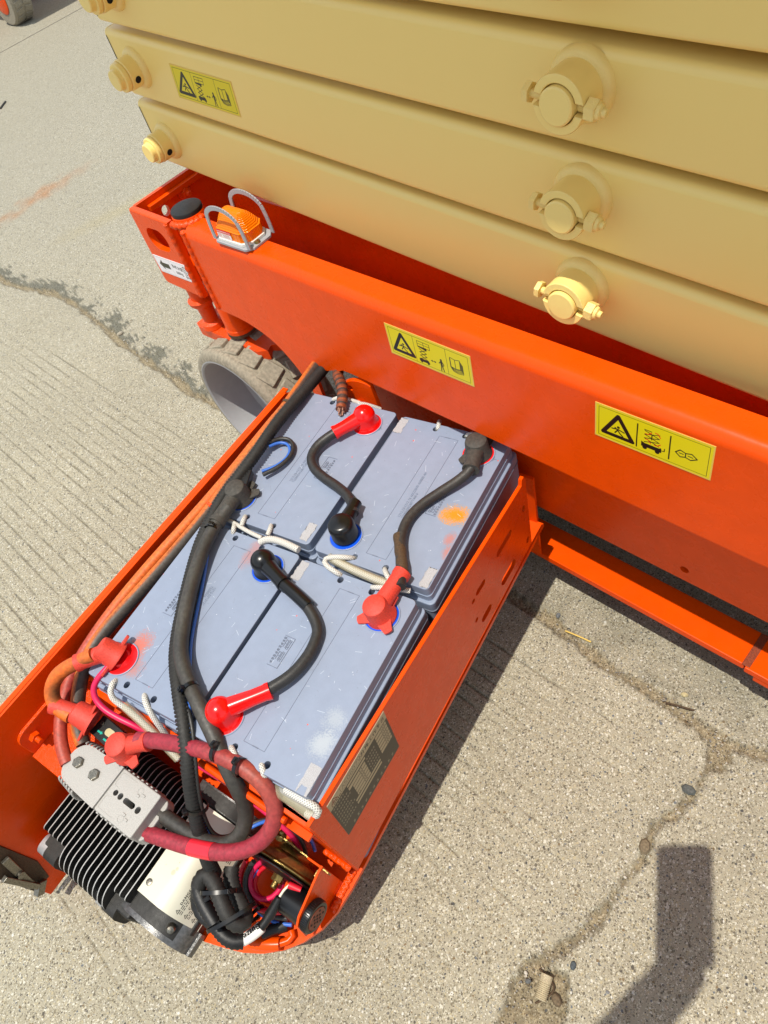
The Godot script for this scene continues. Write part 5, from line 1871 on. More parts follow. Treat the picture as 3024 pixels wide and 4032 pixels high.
func harness() -> void:
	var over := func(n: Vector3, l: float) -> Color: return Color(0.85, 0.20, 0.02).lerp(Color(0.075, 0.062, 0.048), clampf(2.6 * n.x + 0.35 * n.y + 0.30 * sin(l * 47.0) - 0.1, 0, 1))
	var over2 := func(n: Vector3, l: float) -> Color: return Color(0.92, 0.19, 0.02).lerp(Color(0.50, 0.06, 0.05), clampf((l - 0.50) * 9.0, 0, 0.85) + clampf(n.x * 0.4 - 0.2, 0, 0.2))
	var l1: Array = [[-0.224,0.383,-0.352],[-0.219,0.384,-0.307],[-0.214,0.385,-0.262],[-0.209,0.383,-0.215],[-0.209,0.380,-0.171],[-0.208,0.378,-0.129],[-0.206,0.376,-0.091],[-0.204,0.372,-0.043],[-0.201,0.370,0.001],[-0.201,0.367,0.053],[-0.204,0.365,0.101],[-0.208,0.363,0.148],[-0.211,0.361,0.195],[-0.213,0.360,0.233],[-0.215,0.358,0.252],[-0.211,0.352,0.277],[-0.209,0.342,0.298],[-0.204,0.330,0.317],[-0.193,0.316,0.340],[-0.181,0.305,0.358],[-0.164,0.300,0.365]]
	var l2: Array = [[-0.214,0.370,-0.334],[-0.217,0.371,-0.289],[-0.221,0.372,-0.245],[-0.225,0.370,-0.197],[-0.224,0.368,-0.146],[-0.220,0.366,-0.078],[-0.223,0.364,-0.006],[-0.225,0.362,0.048],[-0.230,0.360,0.096],[-0.232,0.358,0.135],[-0.232,0.356,0.185],[-0.232,0.354,0.227],[-0.229,0.350,0.248],[-0.231,0.345,0.276],[-0.232,0.335,0.302],[-0.229,0.325,0.324],[-0.216,0.314,0.356],[-0.197,0.310,0.374],[-0.180,0.305,0.388],[-0.164,0.300,0.395]]
	var zt: Array = [[-0.223,0.362,0.102],[-0.210,0.374,-0.127],[-0.154,0.391,0.052],[-0.035,0.392,0.235],[0.067,0.381,0.284],[0.103,0.380,0.284],[0.047,0.313,0.344],[0.088,0.220,0.408],[0.115,0.205,0.422],[0.060,0.180,0.425],[0.113,0.140,0.408]]
	var zb: Array = [[-0.217,0.372,0.105],[-0.196,0.384,-0.122],[-0.143,0.404,0.055],[-0.033,0.400,0.235],[0.075,0.392,0.279],[0.106,0.393,0.281],[0.040,0.322,0.353],[0.093,0.225,0.399],[0.095,0.180,0.451],[0.071,0.190,0.427],[0.118,0.148,0.412]]
	var t := thing("feed_cable", "dusty black cable with orange overspray along the left rail", "cable", tray, Vector3(-0.2, 0.30, 0.05))
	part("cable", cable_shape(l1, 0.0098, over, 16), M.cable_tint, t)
	tie(t, l1[8], zb[0], Vector3(-0.01, -0.003, 0.045), 0.0103, M.weld)
	tie(t, l1[3], zb[1], Vector3(0.0, -0.003, 0.045), 0.0103, M.brown)
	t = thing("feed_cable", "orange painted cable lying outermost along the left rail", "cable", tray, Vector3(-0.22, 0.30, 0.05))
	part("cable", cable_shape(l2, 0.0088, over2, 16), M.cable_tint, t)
	# the corrugated conduit
	var cp := smooth([[-0.212,0.373,-0.353],[-0.205,0.380,-0.309],[-0.197,0.388,-0.265],[-0.191,0.392,-0.230],[-0.195,0.395,-0.182],[-0.186,0.398,-0.141],[-0.178,0.396,-0.100],[-0.178,0.394,-0.060],[-0.181,0.393,-0.031],[-0.176,0.393,0.003],[-0.163,0.392,0.036],[-0.160,0.388,0.066],[-0.136,0.386,0.109],[-0.112,0.385,0.150],[-0.089,0.385,0.188],[-0.070,0.385,0.215],[-0.050,0.387,0.230],[-0.032,0.389,0.245],[-0.001,0.389,0.269],[0.020,0.380,0.290],[0.038,0.357,0.320],[0.039,0.335,0.332],[0.043,0.315,0.344],[0.047,0.295,0.356],[0.052,0.275,0.368],[0.057,0.258,0.375],[0.061,0.235,0.391],[0.065,0.210,0.396]], 0.0007)
	var s := Shape.new()
	s.tube(cp, func(_i, l): return 0.0086 + 0.0011 * clampf(sin(l * TAU / 0.0050) * 2.0, -1, 1), 16)
	t = thing("corrugated_conduit", "black corrugated conduit crossing the batteries beside the thick cable", "conduit", tray, Vector3(-0.1, 0.21, 0.0))
	part("conduit", s, M.rubber, t)
	tie(t, zt[6], zb[6], Vector3(0.01, -0.05, 0.025), 0.0108, null, 1.2)
	var h1 := smooth([[0.053,0.215,0.397],[0.062,0.205,0.396],[0.063,0.200,0.400],[0.048,0.200,0.402],[0.040,0.195,0.414],[0.046,0.190,0.426],[0.062,0.185,0.432],[0.076,0.180,0.437],[0.093,0.175,0.445],[0.108,0.170,0.448],[0.120,0.166,0.447],[0.127,0.162,0.438]], 0.0012)
	s = Shape.new()
	s.tube(h1, func(_i, l): return 0.0098 + 0.0006 * sin(l * TAU / 0.0052), 14)
	t = thing("wire_bundle", "folded black taped wire bundle at the rounded end of the tray", "wire bundle", tray, Vector3(0.08, 0.15, 0.42))
	part("bundle", s, M.black_matte, t)
	s = Shape.new()
	s.tube(smooth([[0.058,0.215,0.417],[0.056,0.222,0.406],[0.062,0.225,0.398],[0.073,0.222,0.400],[0.087,0.220,0.408],[0.099,0.215,0.416],[0.113,0.210,0.425],[0.124,0.200,0.428],[0.131,0.195,0.422],[0.129,0.190,0.414],[0.116,0.190,0.407],[0.099,0.190,0.403],[0.087,0.195,0.396],[0.078,0.200,0.386],[0.075,0.200,0.378]], 0.0012), func(_i, l): return 0.0100 + 0.0007 * sin(l * TAU / 0.0055), 14)
	part("bundle", s, M.rubber, t)
	s = Shape.new()
	s.tube(smooth([[0.040,0.175,0.426],[0.039,0.160,0.441],[0.053,0.155,0.448],[0.070,0.150,0.447],[0.081,0.150,0.445]], 0.002), func(_i, l): return 0.0092 + 0.0003 * sin(l * 700.0), 12)
	part("bundle", s, M.black_matte, t)
	tie(t, zt[7], zb[7], Vector3(0.02, -0.01, 0.03), 0.0145, null, 1.5)
	tie(t, zt[8], zb[8], Vector3(0.02, -0.01, 0.012), 0.0185, null, 1.7)
	tie(t, zt[9], zb[9], Vector3(0.02, -0.01, 0.01), 0.0125, null, 1.2)
	# thin wires
	solo("thin_wire", cable_shape([[-0.137,0.383,0.074],[-0.113,0.381,0.108],[-0.093,0.381,0.146],[-0.073,0.381,0.178],[-0.059,0.381,0.198],[-0.052,0.384,0.203],[-0.023,0.387,0.233],[0.009,0.387,0.268],[0.020,0.380,0.284],[0.039,0.360,0.312],[0.042,0.342,0.325],[0.047,0.325,0.337],[0.050,0.307,0.346],[0.053,0.285,0.355],[0.057,0.268,0.363],[0.060,0.250,0.367],[0.066,0.240,0.361],[0.073,0.230,0.344],[0.081,0.225,0.323],[0.092,0.230,0.312],[0.107,0.240,0.305],[0.121,0.240,0.299],[0.137,0.235,0.295],[0.148,0.220,0.294],[0.151,0.200,0.297],[0.149,0.170,0.305]], 0.0024, null, 8), M.blue_wire, "long thin blue wire beside the corrugated conduit", "wire", tray)
	solo("thin_wire", cable_shape([[-0.005,0.386,0.259],[0.013,0.388,0.268],[0.026,0.380,0.281],[0.042,0.360,0.311],[0.046,0.342,0.323],[0.050,0.325,0.335],[0.053,0.307,0.344],[0.055,0.285,0.353],[0.058,0.265,0.360],[0.063,0.250,0.360],[0.069,0.240,0.352],[0.070,0.230,0.341],[0.078,0.225,0.321],[0.089,0.228,0.310],[0.107,0.235,0.301],[0.127,0.230,0.299],[0.139,0.210,0.301],[0.145,0.185,0.310],[0.144,0.150,0.325],[0.139,0.120,0.340]], 0.0029, null, 8), M.cable, "thin black wire hanging beside the long blue wire", "wire", tray)
	solo("thin_wire", cable_shape([[-0.144,0.383,0.264],[-0.142,0.384,0.275],[-0.153,0.378,0.293],[-0.155,0.370,0.305],[-0.146,0.360,0.314],[-0.131,0.352,0.317],[-0.111,0.345,0.315],[-0.087,0.340,0.311],[-0.067,0.330,0.306],[-0.055,0.305,0.309],[0.019,0.280,0.302],[0.030,0.270,0.301],[0.041,0.262,0.301],[0.073,0.250,0.301],[0.123,0.235,0.304],[0.130,0.220,0.306],[0.133,0.190,0.310],[0.129,0.150,0.318],[0.125,0.120,0.326]], 0.0041, null, 10), M.magenta, "magenta wire dropping from the red boot past the rope", "wire", tray)
	t = thing("wire_loop", "small loop of black and blue wire with a black connector on the far left battery", "wire loop", tray, Vector3(-0.15, 0.378, -0.1))
	part("blue_wire", cable_shape([[-0.155,0.388,-0.079],[-0.137,0.386,-0.096],[-0.135,0.383,-0.119],[-0.140,0.382,-0.139],[-0.157,0.383,-0.149],[-0.173,0.386,-0.141],[-0.175,0.390,-0.123]], 0.0024, null, 8), M.blue_wire, t)
	part("black_wire", cable_shape([[-0.149,0.388,-0.074],[-0.132,0.386,-0.097],[-0.129,0.383,-0.125],[-0.139,0.383,-0.147],[-0.158,0.384,-0.157],[-0.175,0.388,-0.149],[-0.180,0.392,-0.126]], 0.0034, null, 8), M.cable, t)
	s = Shape.new()
	s.box(Vector3(-0.1655, 0.3895, -0.049), Vector3(0.017, 0.012, 0.044), Basis(Vector3.UP, 0.42), 0.0015)
	part("connector", s, M.black_matte, t)
	solo("cut_hose_end", frayed([[-0.169,0.404,-0.400],[-0.174,0.395,-0.355],[-0.178,0.386,-0.310],[-0.165,0.390,-0.297],[-0.147,0.394,-0.285],[-0.133,0.394,-0.272],[-0.124,0.391,-0.259],[-0.118,0.388,-0.246],[-0.113,0.386,-0.235]]), M.cable_tint, "frayed black hose end speckled orange hanging behind the far left battery", "hose end", tray)
	# what lies in the well under the horn
	t = thing("wire_coil", "coil of red and black wires under the horn", "wire coil", tray, Vector3(0.11, 0.13, 0.38))
	for q in [[[[0.068,0.160,0.363],[0.062,0.150,0.379],[0.069,0.140,0.395],[0.088,0.140,0.405],[0.110,0.140,0.405],[0.131,0.140,0.397],[0.147,0.140,0.385],[0.156,0.150,0.378]], 0.0036, M.red_wire, "red_wire"], [[[0.096,0.170,0.348],[0.081,0.160,0.363],[0.079,0.150,0.377],[0.086,0.140,0.392],[0.106,0.140,0.397],[0.122,0.140,0.386],[0.129,0.145,0.368],[0.125,0.150,0.354]], 0.0036, M.magenta, "red_wire"], [[[0.097,0.160,0.354],[0.085,0.150,0.365],[0.083,0.140,0.380],[0.094,0.135,0.393],[0.117,0.135,0.395],[0.132,0.140,0.375],[0.149,0.155,0.358]], 0.0034, M.red_wire, "red_wire"], [[[0.081,0.165,0.359],[0.073,0.155,0.375],[0.077,0.145,0.391],[0.093,0.140,0.402],[0.111,0.138,0.404],[0.139,0.136,0.399],[0.152,0.136,0.389]], 0.0040, M.cable, "black_wire"]]:
		part(q[3], cable_shape(q[0], q[1], null, 10), q[2], t)
	var shifted := []
	for q in [[0.068,0.160,0.363],[0.062,0.150,0.379],[0.069,0.140,0.395],[0.088,0.140,0.405],[0.110,0.140,0.405],[0.131,0.140,0.397],[0.147,0.140,0.385],[0.156,0.150,0.378]]:
		shifted.append([q[0] + 0.004, q[1] - 0.012, q[2] - 0.004])
	part("red_wire", cable_shape(shifted, 0.0034, null, 10), M.magenta, t)
	shifted = []
	for q in [[0.081,0.165,0.359],[0.073,0.155,0.375],[0.077,0.145,0.391],[0.093,0.140,0.402],[0.111,0.138,0.404],[0.139,0.136,0.399],[0.152,0.136,0.389]]:
		shifted.append([q[0] + 0.006, q[1] - 0.010, q[2] + 0.004])
	part("blue_wire", cable_shape(shifted, 0.0026, null, 8), M.blue_wire, t)
	tie(t, zt[10], zb[10], Vector3(0.02, 0.0, 0.005), 0.0095, null, 1.3)
	t = thing("buzzer_lead", "black sleeved lead with a white Buzzer tag and bare white wire", "wire", tray, Vector3(0.13, 0.15, 0.41))
	var bl := smooth([[0.123,0.163,0.443],[0.133,0.163,0.429],[0.142,0.165,0.415],[0.143,0.170,0.395],[0.145,0.180,0.374]], 0.003)
	var m := bl.size()
	s = Shape.new()
	s.tube(bl, func(i, _l): return 0.0058 if i < m * 0.62 else lerpf(0.0072, 0.0045, clampf((i - m * 0.62) / (m * 0.38), 0, 1)), 12)
	part("sleeve", s, M.black_matte, t)
	s = Shape.new()
	s.tube(bl.slice(int(m * 0.10), int(m * 0.46)), 0.0074, 16)
	var tagm := part("tag", s, M.white_paint, t, "white printed sleeve reading Buzzer")
	var tm := TextMesh.new()
	var f := SystemFont.new()
	f.font_names = ["Droid Sans"]
	f.font_weight = 700
	tm.font = f
	tm.text = "Buzzer"
	tm.font_size = 32
	tm.pixel_size = 0.0072 / 26.0
	tm.depth = 0.0003
	var x := MeshInstance3D.new()
	x.mesh = tm
	x.material_override = M.hole
	tagm.add_child(x, true)
	x.name = "lettering"
	var a := bl[int(m * 0.10)]
	var b := bl[int(m * 0.46)]
	var run := (a - b).normalized()
	var side := run.cross(Vector3.UP).normalized()
	var up := side.cross(run)
	x.transform = Transform3D(Basis(run, -side, run.cross(-side)).orthonormalized(), (a + b) * 0.5 + up * 0.0076 - base_of[t])
	if x.transform.basis.z.dot(Vector3.UP) < 0:
		x.transform.basis = Basis(run, side, run.cross(side)).orthonormalized()
	part("white_wire", cable_shape([[0.145,0.180,0.373],[0.144,0.182,0.363],[0.148,0.180,0.356]], 0.0018, null, 8), M.white_wire, t)
	part("crimp", cable_shape([[0.147,0.180,0.356],[0.163,0.175,0.353]], 0.0046, null, 10), M.red_wire, t)
	s = Shape.new()
	s.tube(smooth([[0.128,0.125,0.422],[0.136,0.125,0.413],[0.143,0.122,0.404],[0.149,0.120,0.397]], 0.003), func(i, _l): return 0.0078 + 0.0006 * sin(i * 1.1), 12)
	solo("taped_lead", s, M.black_matte, "short stub of black taped lead on the tray floor under the tag", "wire", tray)
	t = thing("painted_lead", "thick orange painted wire splice along the rounded tray edge", "wire", tray, Vector3(0.14, 0.1, 0.42))
	part("splice", cable_shape([[0.116,0.112,0.439],[0.127,0.114,0.435],[0.140,0.115,0.429],[0.152,0.113,0.420]], 0.0085, null, 12), M.orange, t)
	part("wire", cable_shape([[0.150,0.112,0.421],[0.164,0.111,0.409],[0.164,0.112,0.402],[0.156,0.112,0.400]], 0.0050, null, 10), M.orange, t)


func frayed(path: Array) -> Shape:
	var s := Shape.new()
	var p := smooth(path, 0.0012)
	s.tube(p, func(_i, l): return 0.0084 + 0.0009 * sin(l * TAU / 0.006), 12, true, func(_n, l): return Color(0.045, 0.043, 0.04).lerp(Color(0.42, 0.10, 0.03), clampf((l - 0.02) * 22.0, 0, 1) * clampf(0.5 + 0.5 * sin(l * 520.0) + 0.5 * sin(l * 1310.0) * sin(l * 173.0), 0, 1)))
	s.col = Color(0.5, 0.28, 0.2)
	var e := p[p.size() - 1]
	var d := (e - p[p.size() - 4]).normalized()
	for i in 14:
		var o := Vector3(rng.randf_range(-1, 1), rng.randf_range(-1, 1), rng.randf_range(-1, 1)) * 0.006
		s.tube(PackedVector3Array([e + o * 0.7 - d * 0.004, e + o + d * rng.randf_range(0.002, 0.007)]), 0.0013, 5)
	s.col = Color.WHITE
	return s


func ropes() -> void:
	var rp := func(path: Array, r := 0.0036) -> Shape: return cable_shape(path, r, null, 12)
	var t := thing("rope_handle", "white braided rope handle in a clear hose before the near left battery", "rope handle", tray, Vector3(-0.07, 0.31, 0.29), "rope handles tied to the batteries")
	part("rope", rp.call([[-0.130,0.368,0.277],[-0.123,0.378,0.279],[-0.122,0.384,0.286],[-0.119,0.382,0.295],[-0.115,0.373,0.301],[-0.109,0.366,0.301],[-0.102,0.360,0.298],[-0.076,0.345,0.301],[-0.046,0.330,0.306],[-0.013,0.315,0.312]], 0.0039), M.rope, t)
	part("rope", rp.call([[-0.080,0.368,0.273],[-0.070,0.380,0.276],[-0.062,0.384,0.282],[-0.052,0.378,0.288],[-0.044,0.365,0.292],[-0.038,0.350,0.296],[-0.034,0.335,0.299],[-0.023,0.322,0.305]], 0.0039), M.rope, t)
	part("clear_hose", cable_shape([[-0.103,0.360,0.298],[-0.076,0.345,0.301],[-0.046,0.330,0.306],[-0.014,0.315,0.312]], 0.0062, null, 14), M.hose, t)
	t = thing("rope_handle", "white rope handle with clear hose curling over the front right tray corner", "rope handle", tray, Vector3(0.15, 0.34, 0.28), "rope handles tied to the batteries")
	part("rope", rp.call([[0.069,0.368,0.269],[0.079,0.380,0.271],[0.087,0.383,0.275],[0.096,0.378,0.280],[0.095,0.362,0.283]]), M.rope, t)
	part("rope", rp.call([[0.116,0.368,0.267],[0.125,0.380,0.269],[0.130,0.381,0.272],[0.130,0.370,0.278],[0.133,0.356,0.282]]), M.rope, t)
	part("rope", rp.call([[0.157,0.360,0.275],[0.176,0.362,0.275],[0.192,0.362,0.275],[0.200,0.360,0.272],[0.205,0.355,0.273],[0.204,0.350,0.279],[0.197,0.346,0.283],[0.188,0.346,0.283]], 0.0046), M.rope, t)
	part("clear_hose", cable_shape([[0.138,0.352,0.282],[0.151,0.352,0.278],[0.171,0.352,0.280],[0.189,0.352,0.280],[0.199,0.350,0.281]], 0.0078, null, 14), M.hose, t)
	t = thing("rope_handle", "white rope between the two left batteries with a fat braided end", "rope handle", tray, Vector3(-0.09, 0.37, 0.01), "rope handles tied to the batteries")
	part("rope", rp.call([[-0.092,0.368,-0.014],[-0.081,0.380,-0.006],[-0.075,0.384,0.002],[-0.076,0.379,0.009]]), M.rope, t)
	part("rope", rp.call([[-0.140,0.368,-0.011],[-0.130,0.380,-0.003],[-0.126,0.384,0.005],[-0.126,0.378,0.011]]), M.rope, t)
	part("rope", rp.call([[-0.154,0.376,0.011],[-0.138,0.378,0.011],[-0.121,0.379,0.016],[-0.104,0.378,0.016],[-0.082,0.378,0.016]], 0.0032), M.rope, t)
	part("rope", rp.call([[-0.079,0.379,0.024],[-0.076,0.382,0.017],[-0.062,0.383,0.011],[-0.043,0.383,0.010],[-0.016,0.381,0.011]], 0.0052), M.rope, t)
	part("rope", rp.call([[-0.136,0.368,0.025],[-0.127,0.380,0.028],[-0.129,0.384,0.025],[-0.136,0.379,0.016]]), M.rope, t)
	t = thing("rope_handle", "white rope and clear hose handle between the two right batteries", "rope handle", tray, Vector3(0.09, 0.37, 0.0), "rope handles tied to the batteries")
	part("rope", rp.call([[0.059,0.368,-0.016],[0.065,0.381,-0.010],[0.053,0.385,-0.005],[0.036,0.385,0.002],[0.028,0.384,0.009],[0.027,0.382,0.013],[0.042,0.385,0.019],[0.057,0.385,0.020],[0.064,0.380,0.019],[0.059,0.368,0.015]]), M.rope, t)
	part("rope", rp.call([[0.105,0.368,-0.020],[0.114,0.381,-0.012],[0.122,0.385,-0.005],[0.130,0.383,-0.001],[0.138,0.381,0.001]]), M.rope, t)
	part("rope", rp.call([[0.104,0.368,0.013],[0.113,0.380,0.017],[0.123,0.385,0.015],[0.135,0.385,0.010],[0.143,0.382,0.006],[0.160,0.378,-0.001]]), M.rope, t)
	part("rope", rp.call([[0.031,0.379,0.002],[0.061,0.379,0.005],[0.092,0.379,0.005],[0.133,0.379,0.003]], 0.0042), M.rope, t)
	part("clear_hose", cable_shape([[0.031,0.379,0.002],[0.061,0.379,0.005],[0.092,0.379,0.005],[0.133,0.379,0.003]], 0.0064, null, 14), M.hose, t)
	t = thing("rope_handle", "thin white rope along the back edge of the far left battery", "rope handle", tray, Vector3(-0.1, 0.36, -0.265), "rope handles tied to the batteries")
	part("rope", rp.call([[-0.154,0.368,-0.260],[-0.144,0.380,-0.254],[-0.140,0.383,-0.256],[-0.136,0.379,-0.263],[-0.126,0.370,-0.271],[-0.110,0.370,-0.269],[-0.092,0.381,-0.263],[-0.095,0.378,-0.261],[-0.104,0.368,-0.266]]), M.rope, t)
	part("rope", rp.call([[-0.095,0.381,-0.260],[-0.090,0.379,-0.265],[-0.080,0.372,-0.269],[-0.070,0.362,-0.276]]), M.rope, t)
	t = thing("rope_handle", "two short white rope ends on the far right battery under the chassis", "rope handle", tray, Vector3(0.08, 0.36, -0.27), "rope handles tied to the batteries")
	part("rope", rp.call([[0.045,0.368,-0.265],[0.051,0.379,-0.259],[0.051,0.383,-0.262],[0.038,0.367,-0.282]]), M.rope, t)
	part("rope", rp.call([[0.092,0.368,-0.269],[0.099,0.380,-0.262],[0.104,0.383,-0.265],[0.111,0.377,-0.273],[0.115,0.360,-0.285]]), M.rope, t)


func horn_and_buzzer() -> void:
	var t := thing("horn", "brass coloured disc horn standing on edge in the tray end", "horn", tray, Vector3(0.122, 0.1, 0.342))
	var T := axis(Vector3(0.122, 0.163, 0.345), Vector3(0.07, 0.06, 1))
	var s := Shape.new()
	s.lathe([Vector2(0, -0.026), Vector2(0.030, -0.0255), Vector2(0.0325, -0.023), Vector2(0.034, -0.0165), Vector2(0.047, -0.0135), Vector2(0.0495, -0.0105), Vector2(0.051, -0.003), Vector2(0.0575, 0.0), Vector2(0.0575, 0.0016), Vector2(0.050, 0.0030), Vector2(0, 0.0032)], T, 56)
	var b := part("horn_shell", s, M.zinc, t)
	s = Shape.new()
	s.lathe([Vector2(0.0, 0.0045), Vector2(0.0560, 0.0045), Vector2(0.0565, 0.0058), Vector2(0.0560, 0.0070), Vector2(0.032, 0.0074), Vector2(0.028, 0.0100), Vector2(0, 0.0100)], T, 56)
	part("face_plate", s, M.black, b)
	s = Shape.new()
	hexbolt(s, T * Vector3(0, 0.010, 0), T.basis.y, 0.0085, 0.008, 0.008)
	hexbolt(s, T * Vector3(0, -0.026, 0), -T.basis.y, 0.0085, 0.008, 0.005)
	hexbolt(s, Vector3(0.113, 0.205, 0.318), Vector3(0.1, 0.6, -0.8), 0.0075, 0.007, 0.005)
	part("nut", s, M.zinc, t)
	s = Shape.new()
	s.bar(Vector3(0.100, 0.2035, 0.3145), Vector3(0.193, 0.196, 0.3185), 0.003, 0.014)
	s.bar(Vector3(0.120, 0.200, 0.3165), Vector3(0.120, 0.150, 0.318), 0.003, 0.014, Vector3.RIGHT)
	part("mounting_strap", s, M.zinc, t)
	t = thing("buzzer", "round black buzzer clamped in an orange bracket at the tray corner", "buzzer", tray, Vector3(0.182, 0.1, 0.36))
	s = Shape.new()
	s.plate(p2([-0.394, 0.130, -0.388, 0.176, -0.378, 0.187, -0.326, 0.208, -0.316, 0.208, -0.316, 0.10, -0.36, 0.10]), 0.003, Transform3D(Basis(Vector3(0, 0, -1), Vector3(0, 1, 0), Vector3(1, 0, 0)), Vector3(0.1845, 0, 0)), [], 0.0006)
	s.box(Vector3(0.172, 0.160, 0.3178), Vector3(0.024, 0.094, 0.003), Basis(), 0.0008)
	part("bracket", s, M.orange, t)
	T = axis(Vector3(0.183, 0.163, 0.368), Vector3(1, 0.05, 0.0))
	s = Shape.new()
	s.lathe([Vector2(0, -0.036), Vector2(0.019, -0.036), Vector2(0.021, -0.034), Vector2(0.021, -0.002)], T, 36)
	part("buzzer_body", s, M.black, t)
	s = Shape.new()
	var pr := [Vector2(0.0195, 0.0018), Vector2(0.0210, 0.0030), Vector2(0.0210, 0.0115), Vector2(0.0200, 0.0130), Vector2(0.0165, 0.0132), Vector2(0.0160, 0.0122), Vector2(0, 0.0122)]
	s.lathe(pr, T, 48)
	for i in 48:
		var a := TAU * i / 48.0
		var d := T.basis.x * cos(a) + T.basis.z * sin(a)
		s.bar(T.origin + d * 0.0211 + T.basis.y * 0.0035, T.origin + d * 0.0211 + T.basis.y * 0.0112, 0.0013, 0.0011, d, 0.0003)
	var nut := part("ring_nut", s, M.black, t)
	s = Shape.new()
	s.lathe([Vector2(0.0152, 0.0123), Vector2(0.0152, 0.0138), Vector2(0, 0.0138)], T, 32)
	var gr := part("grille", s, mat(Color(0.45, 0.20, 0.12), 0.45), nut, "reddish face with small sound holes")
	s = Shape.new()
	for i in 13:
		var a := TAU * i / 6.0 + (0.5 if i > 6 else 0.0)
		var rr := 0.0 if i == 0 else 0.0058 if i < 7 else 0.0110
		var o := T.origin + (T.basis.x * cos(a) + T.basis.z * sin(a)) * rr + T.basis.y * 0.0138
		s.lathe([Vector2(0.0016, 0), Vector2(0.0016, 0.0004), Vector2(0, 0.0004)], axis(o, T.basis.y), 8)
	part("sound_hole", s, M.hole, gr)
	s = Shape.new()
	s.box(Vector3(0.1805, 0.1985, 0.3265), Vector3(0.006, 0.008, 0.009), Basis(), 0.001)
	part("clip_nut", s, M.zinc, t)
	s = Shape.new()
	s.tube(PackedVector3Array([Vector3(0.03, 0.34, 0.302), Vector3(0.10, 0.338, 0.3015), Vector3(0.165, 0.332, 0.3015)]), 0.0042, 10)
	solo("painted_strip", s, M.orange, "orange painted wire tied under the red cable along the front wall", "wire", tray)


func small_things() -> void:
	var s := Shape.new()
	var a := Vector3(0.489, 0.0085, 0.186)
	var d := Vector3(0.010, -0.002, 0.032).normalized()
	var prof := [Vector2(0, 0), Vector2(0.0075, 0), Vector2(0.0080, 0.0006), Vector2(0.0080, 0.0085)]
	for i in 10:
		prof.append(Vector2(0.0083, 0.0090 + i * 0.0022))
		prof.append(Vector2(0.0073, 0.0101 + i * 0.0022))
	prof.append(Vector2(0, 0.031))
	s.lathe(prof, axis(a, d), 18)
	solo("plastic_plug", s, worn(mat(Color(0.86, 0.80, 0.66), 0.6), M.foil.albedo_texture, null, null, 9.0), "cream threaded plastic plug in the mud of the crack", "plug", Transform3D())
	s = Shape.new()
	s.tube(smooth([[0.477, 0.004, 0.187], [0.494, 0.006, 0.187], [0.512, 0.004, 0.188], [0.505, 0.005, 0.204], [0.495, 0.004, 0.222]], 0.003), 0.0014, 7)
	solo("rusty_wire", s, M.brown, "bent rusty wire around the cream plug in the crack", "wire", Transform3D())
	s = Shape.new()
	s.tube(smooth([[0.226, 0.003, -0.2495], [0.25, 0.006, -0.253], [0.272, 0.003, -0.2565]], 0.004), 0.0015, 7)
	solo("straw", s, mat(Color(0.80, 0.68, 0.36), 0.7), "yellow straw lying in the joint beside the machine", "straw", Transform3D())
	s = Shape.new()
	s.tube(smooth([[0.420, 0.003, -0.2335], [0.44, 0.005, -0.240], [0.460, 0.003, -0.2475]], 0.004), 0.0014, 7)
	solo("twig", s, M.brown, "thin brown twig lying across the broken joint", "twig", Transform3D())
	s = Shape.new()
	s.tube(smooth([[-3.69, 0.004, -1.10], [-3.72, 0.006, -1.13], [-3.745, 0.004, -1.16]], 0.008), 0.004, 7)
	solo("twig", s, M.cable, "short dark twig on the pale slab at the left edge", "twig", Transform3D())
	for q in [[0.199, -0.268, 0.006, Color(0.45, 0.47, 0.48), "grey pebble beside the straw in the joint"], [0.436, -0.262, 0.006, Color(0.82, 0.76, 0.58), "cream pebble above the brown twig"], [0.511, -0.136, 0.011, Color(0.38, 0.39, 0.38), "grey stone chip at the top of the branching crack"], [0.503, -0.030, 0.012, Color(0.52, 0.46, 0.36), "brown lump of mud in the branching crack"], [0.508, 0.155, 0.006, Color(0.33, 0.36, 0.38), "blue grey stone above the cream plug"], [0.513, 0.201, 0.009, Color(0.46, 0.39, 0.30), "brown mud lump right of the cream plug"], [0.474, 0.208, 0.0045, Color(0.42, 0.43, 0.43), "small grey stone left of the cream plug"], [-1.362, -0.326, 0.010, Color(0.72, 0.68, 0.60), "pale flat chip in the crack left of the wheel"]]:
		s = Shape.new()
		s.col = q[3].srgb_to_linear()
		var r := RandomNumberGenerator.new()
		r.seed = int(absf(q[0]) * 1000)
		s.lathe([Vector2(0, -0.35), Vector2(0.8, -0.2), Vector2(1.0, 0.15), Vector2(0.75, 0.5), Vector2(0.3, 0.62), Vector2(0, 0.6)], Transform3D(Basis(Vector3.UP, r.randf() * 6).scaled(Vector3.ONE * q[2]), Vector3(q[0], 0.001, q[1])), 7, 1.0, 0.68)
		solo("stone", s, M.cloth, q[4], "stone", Transform3D())


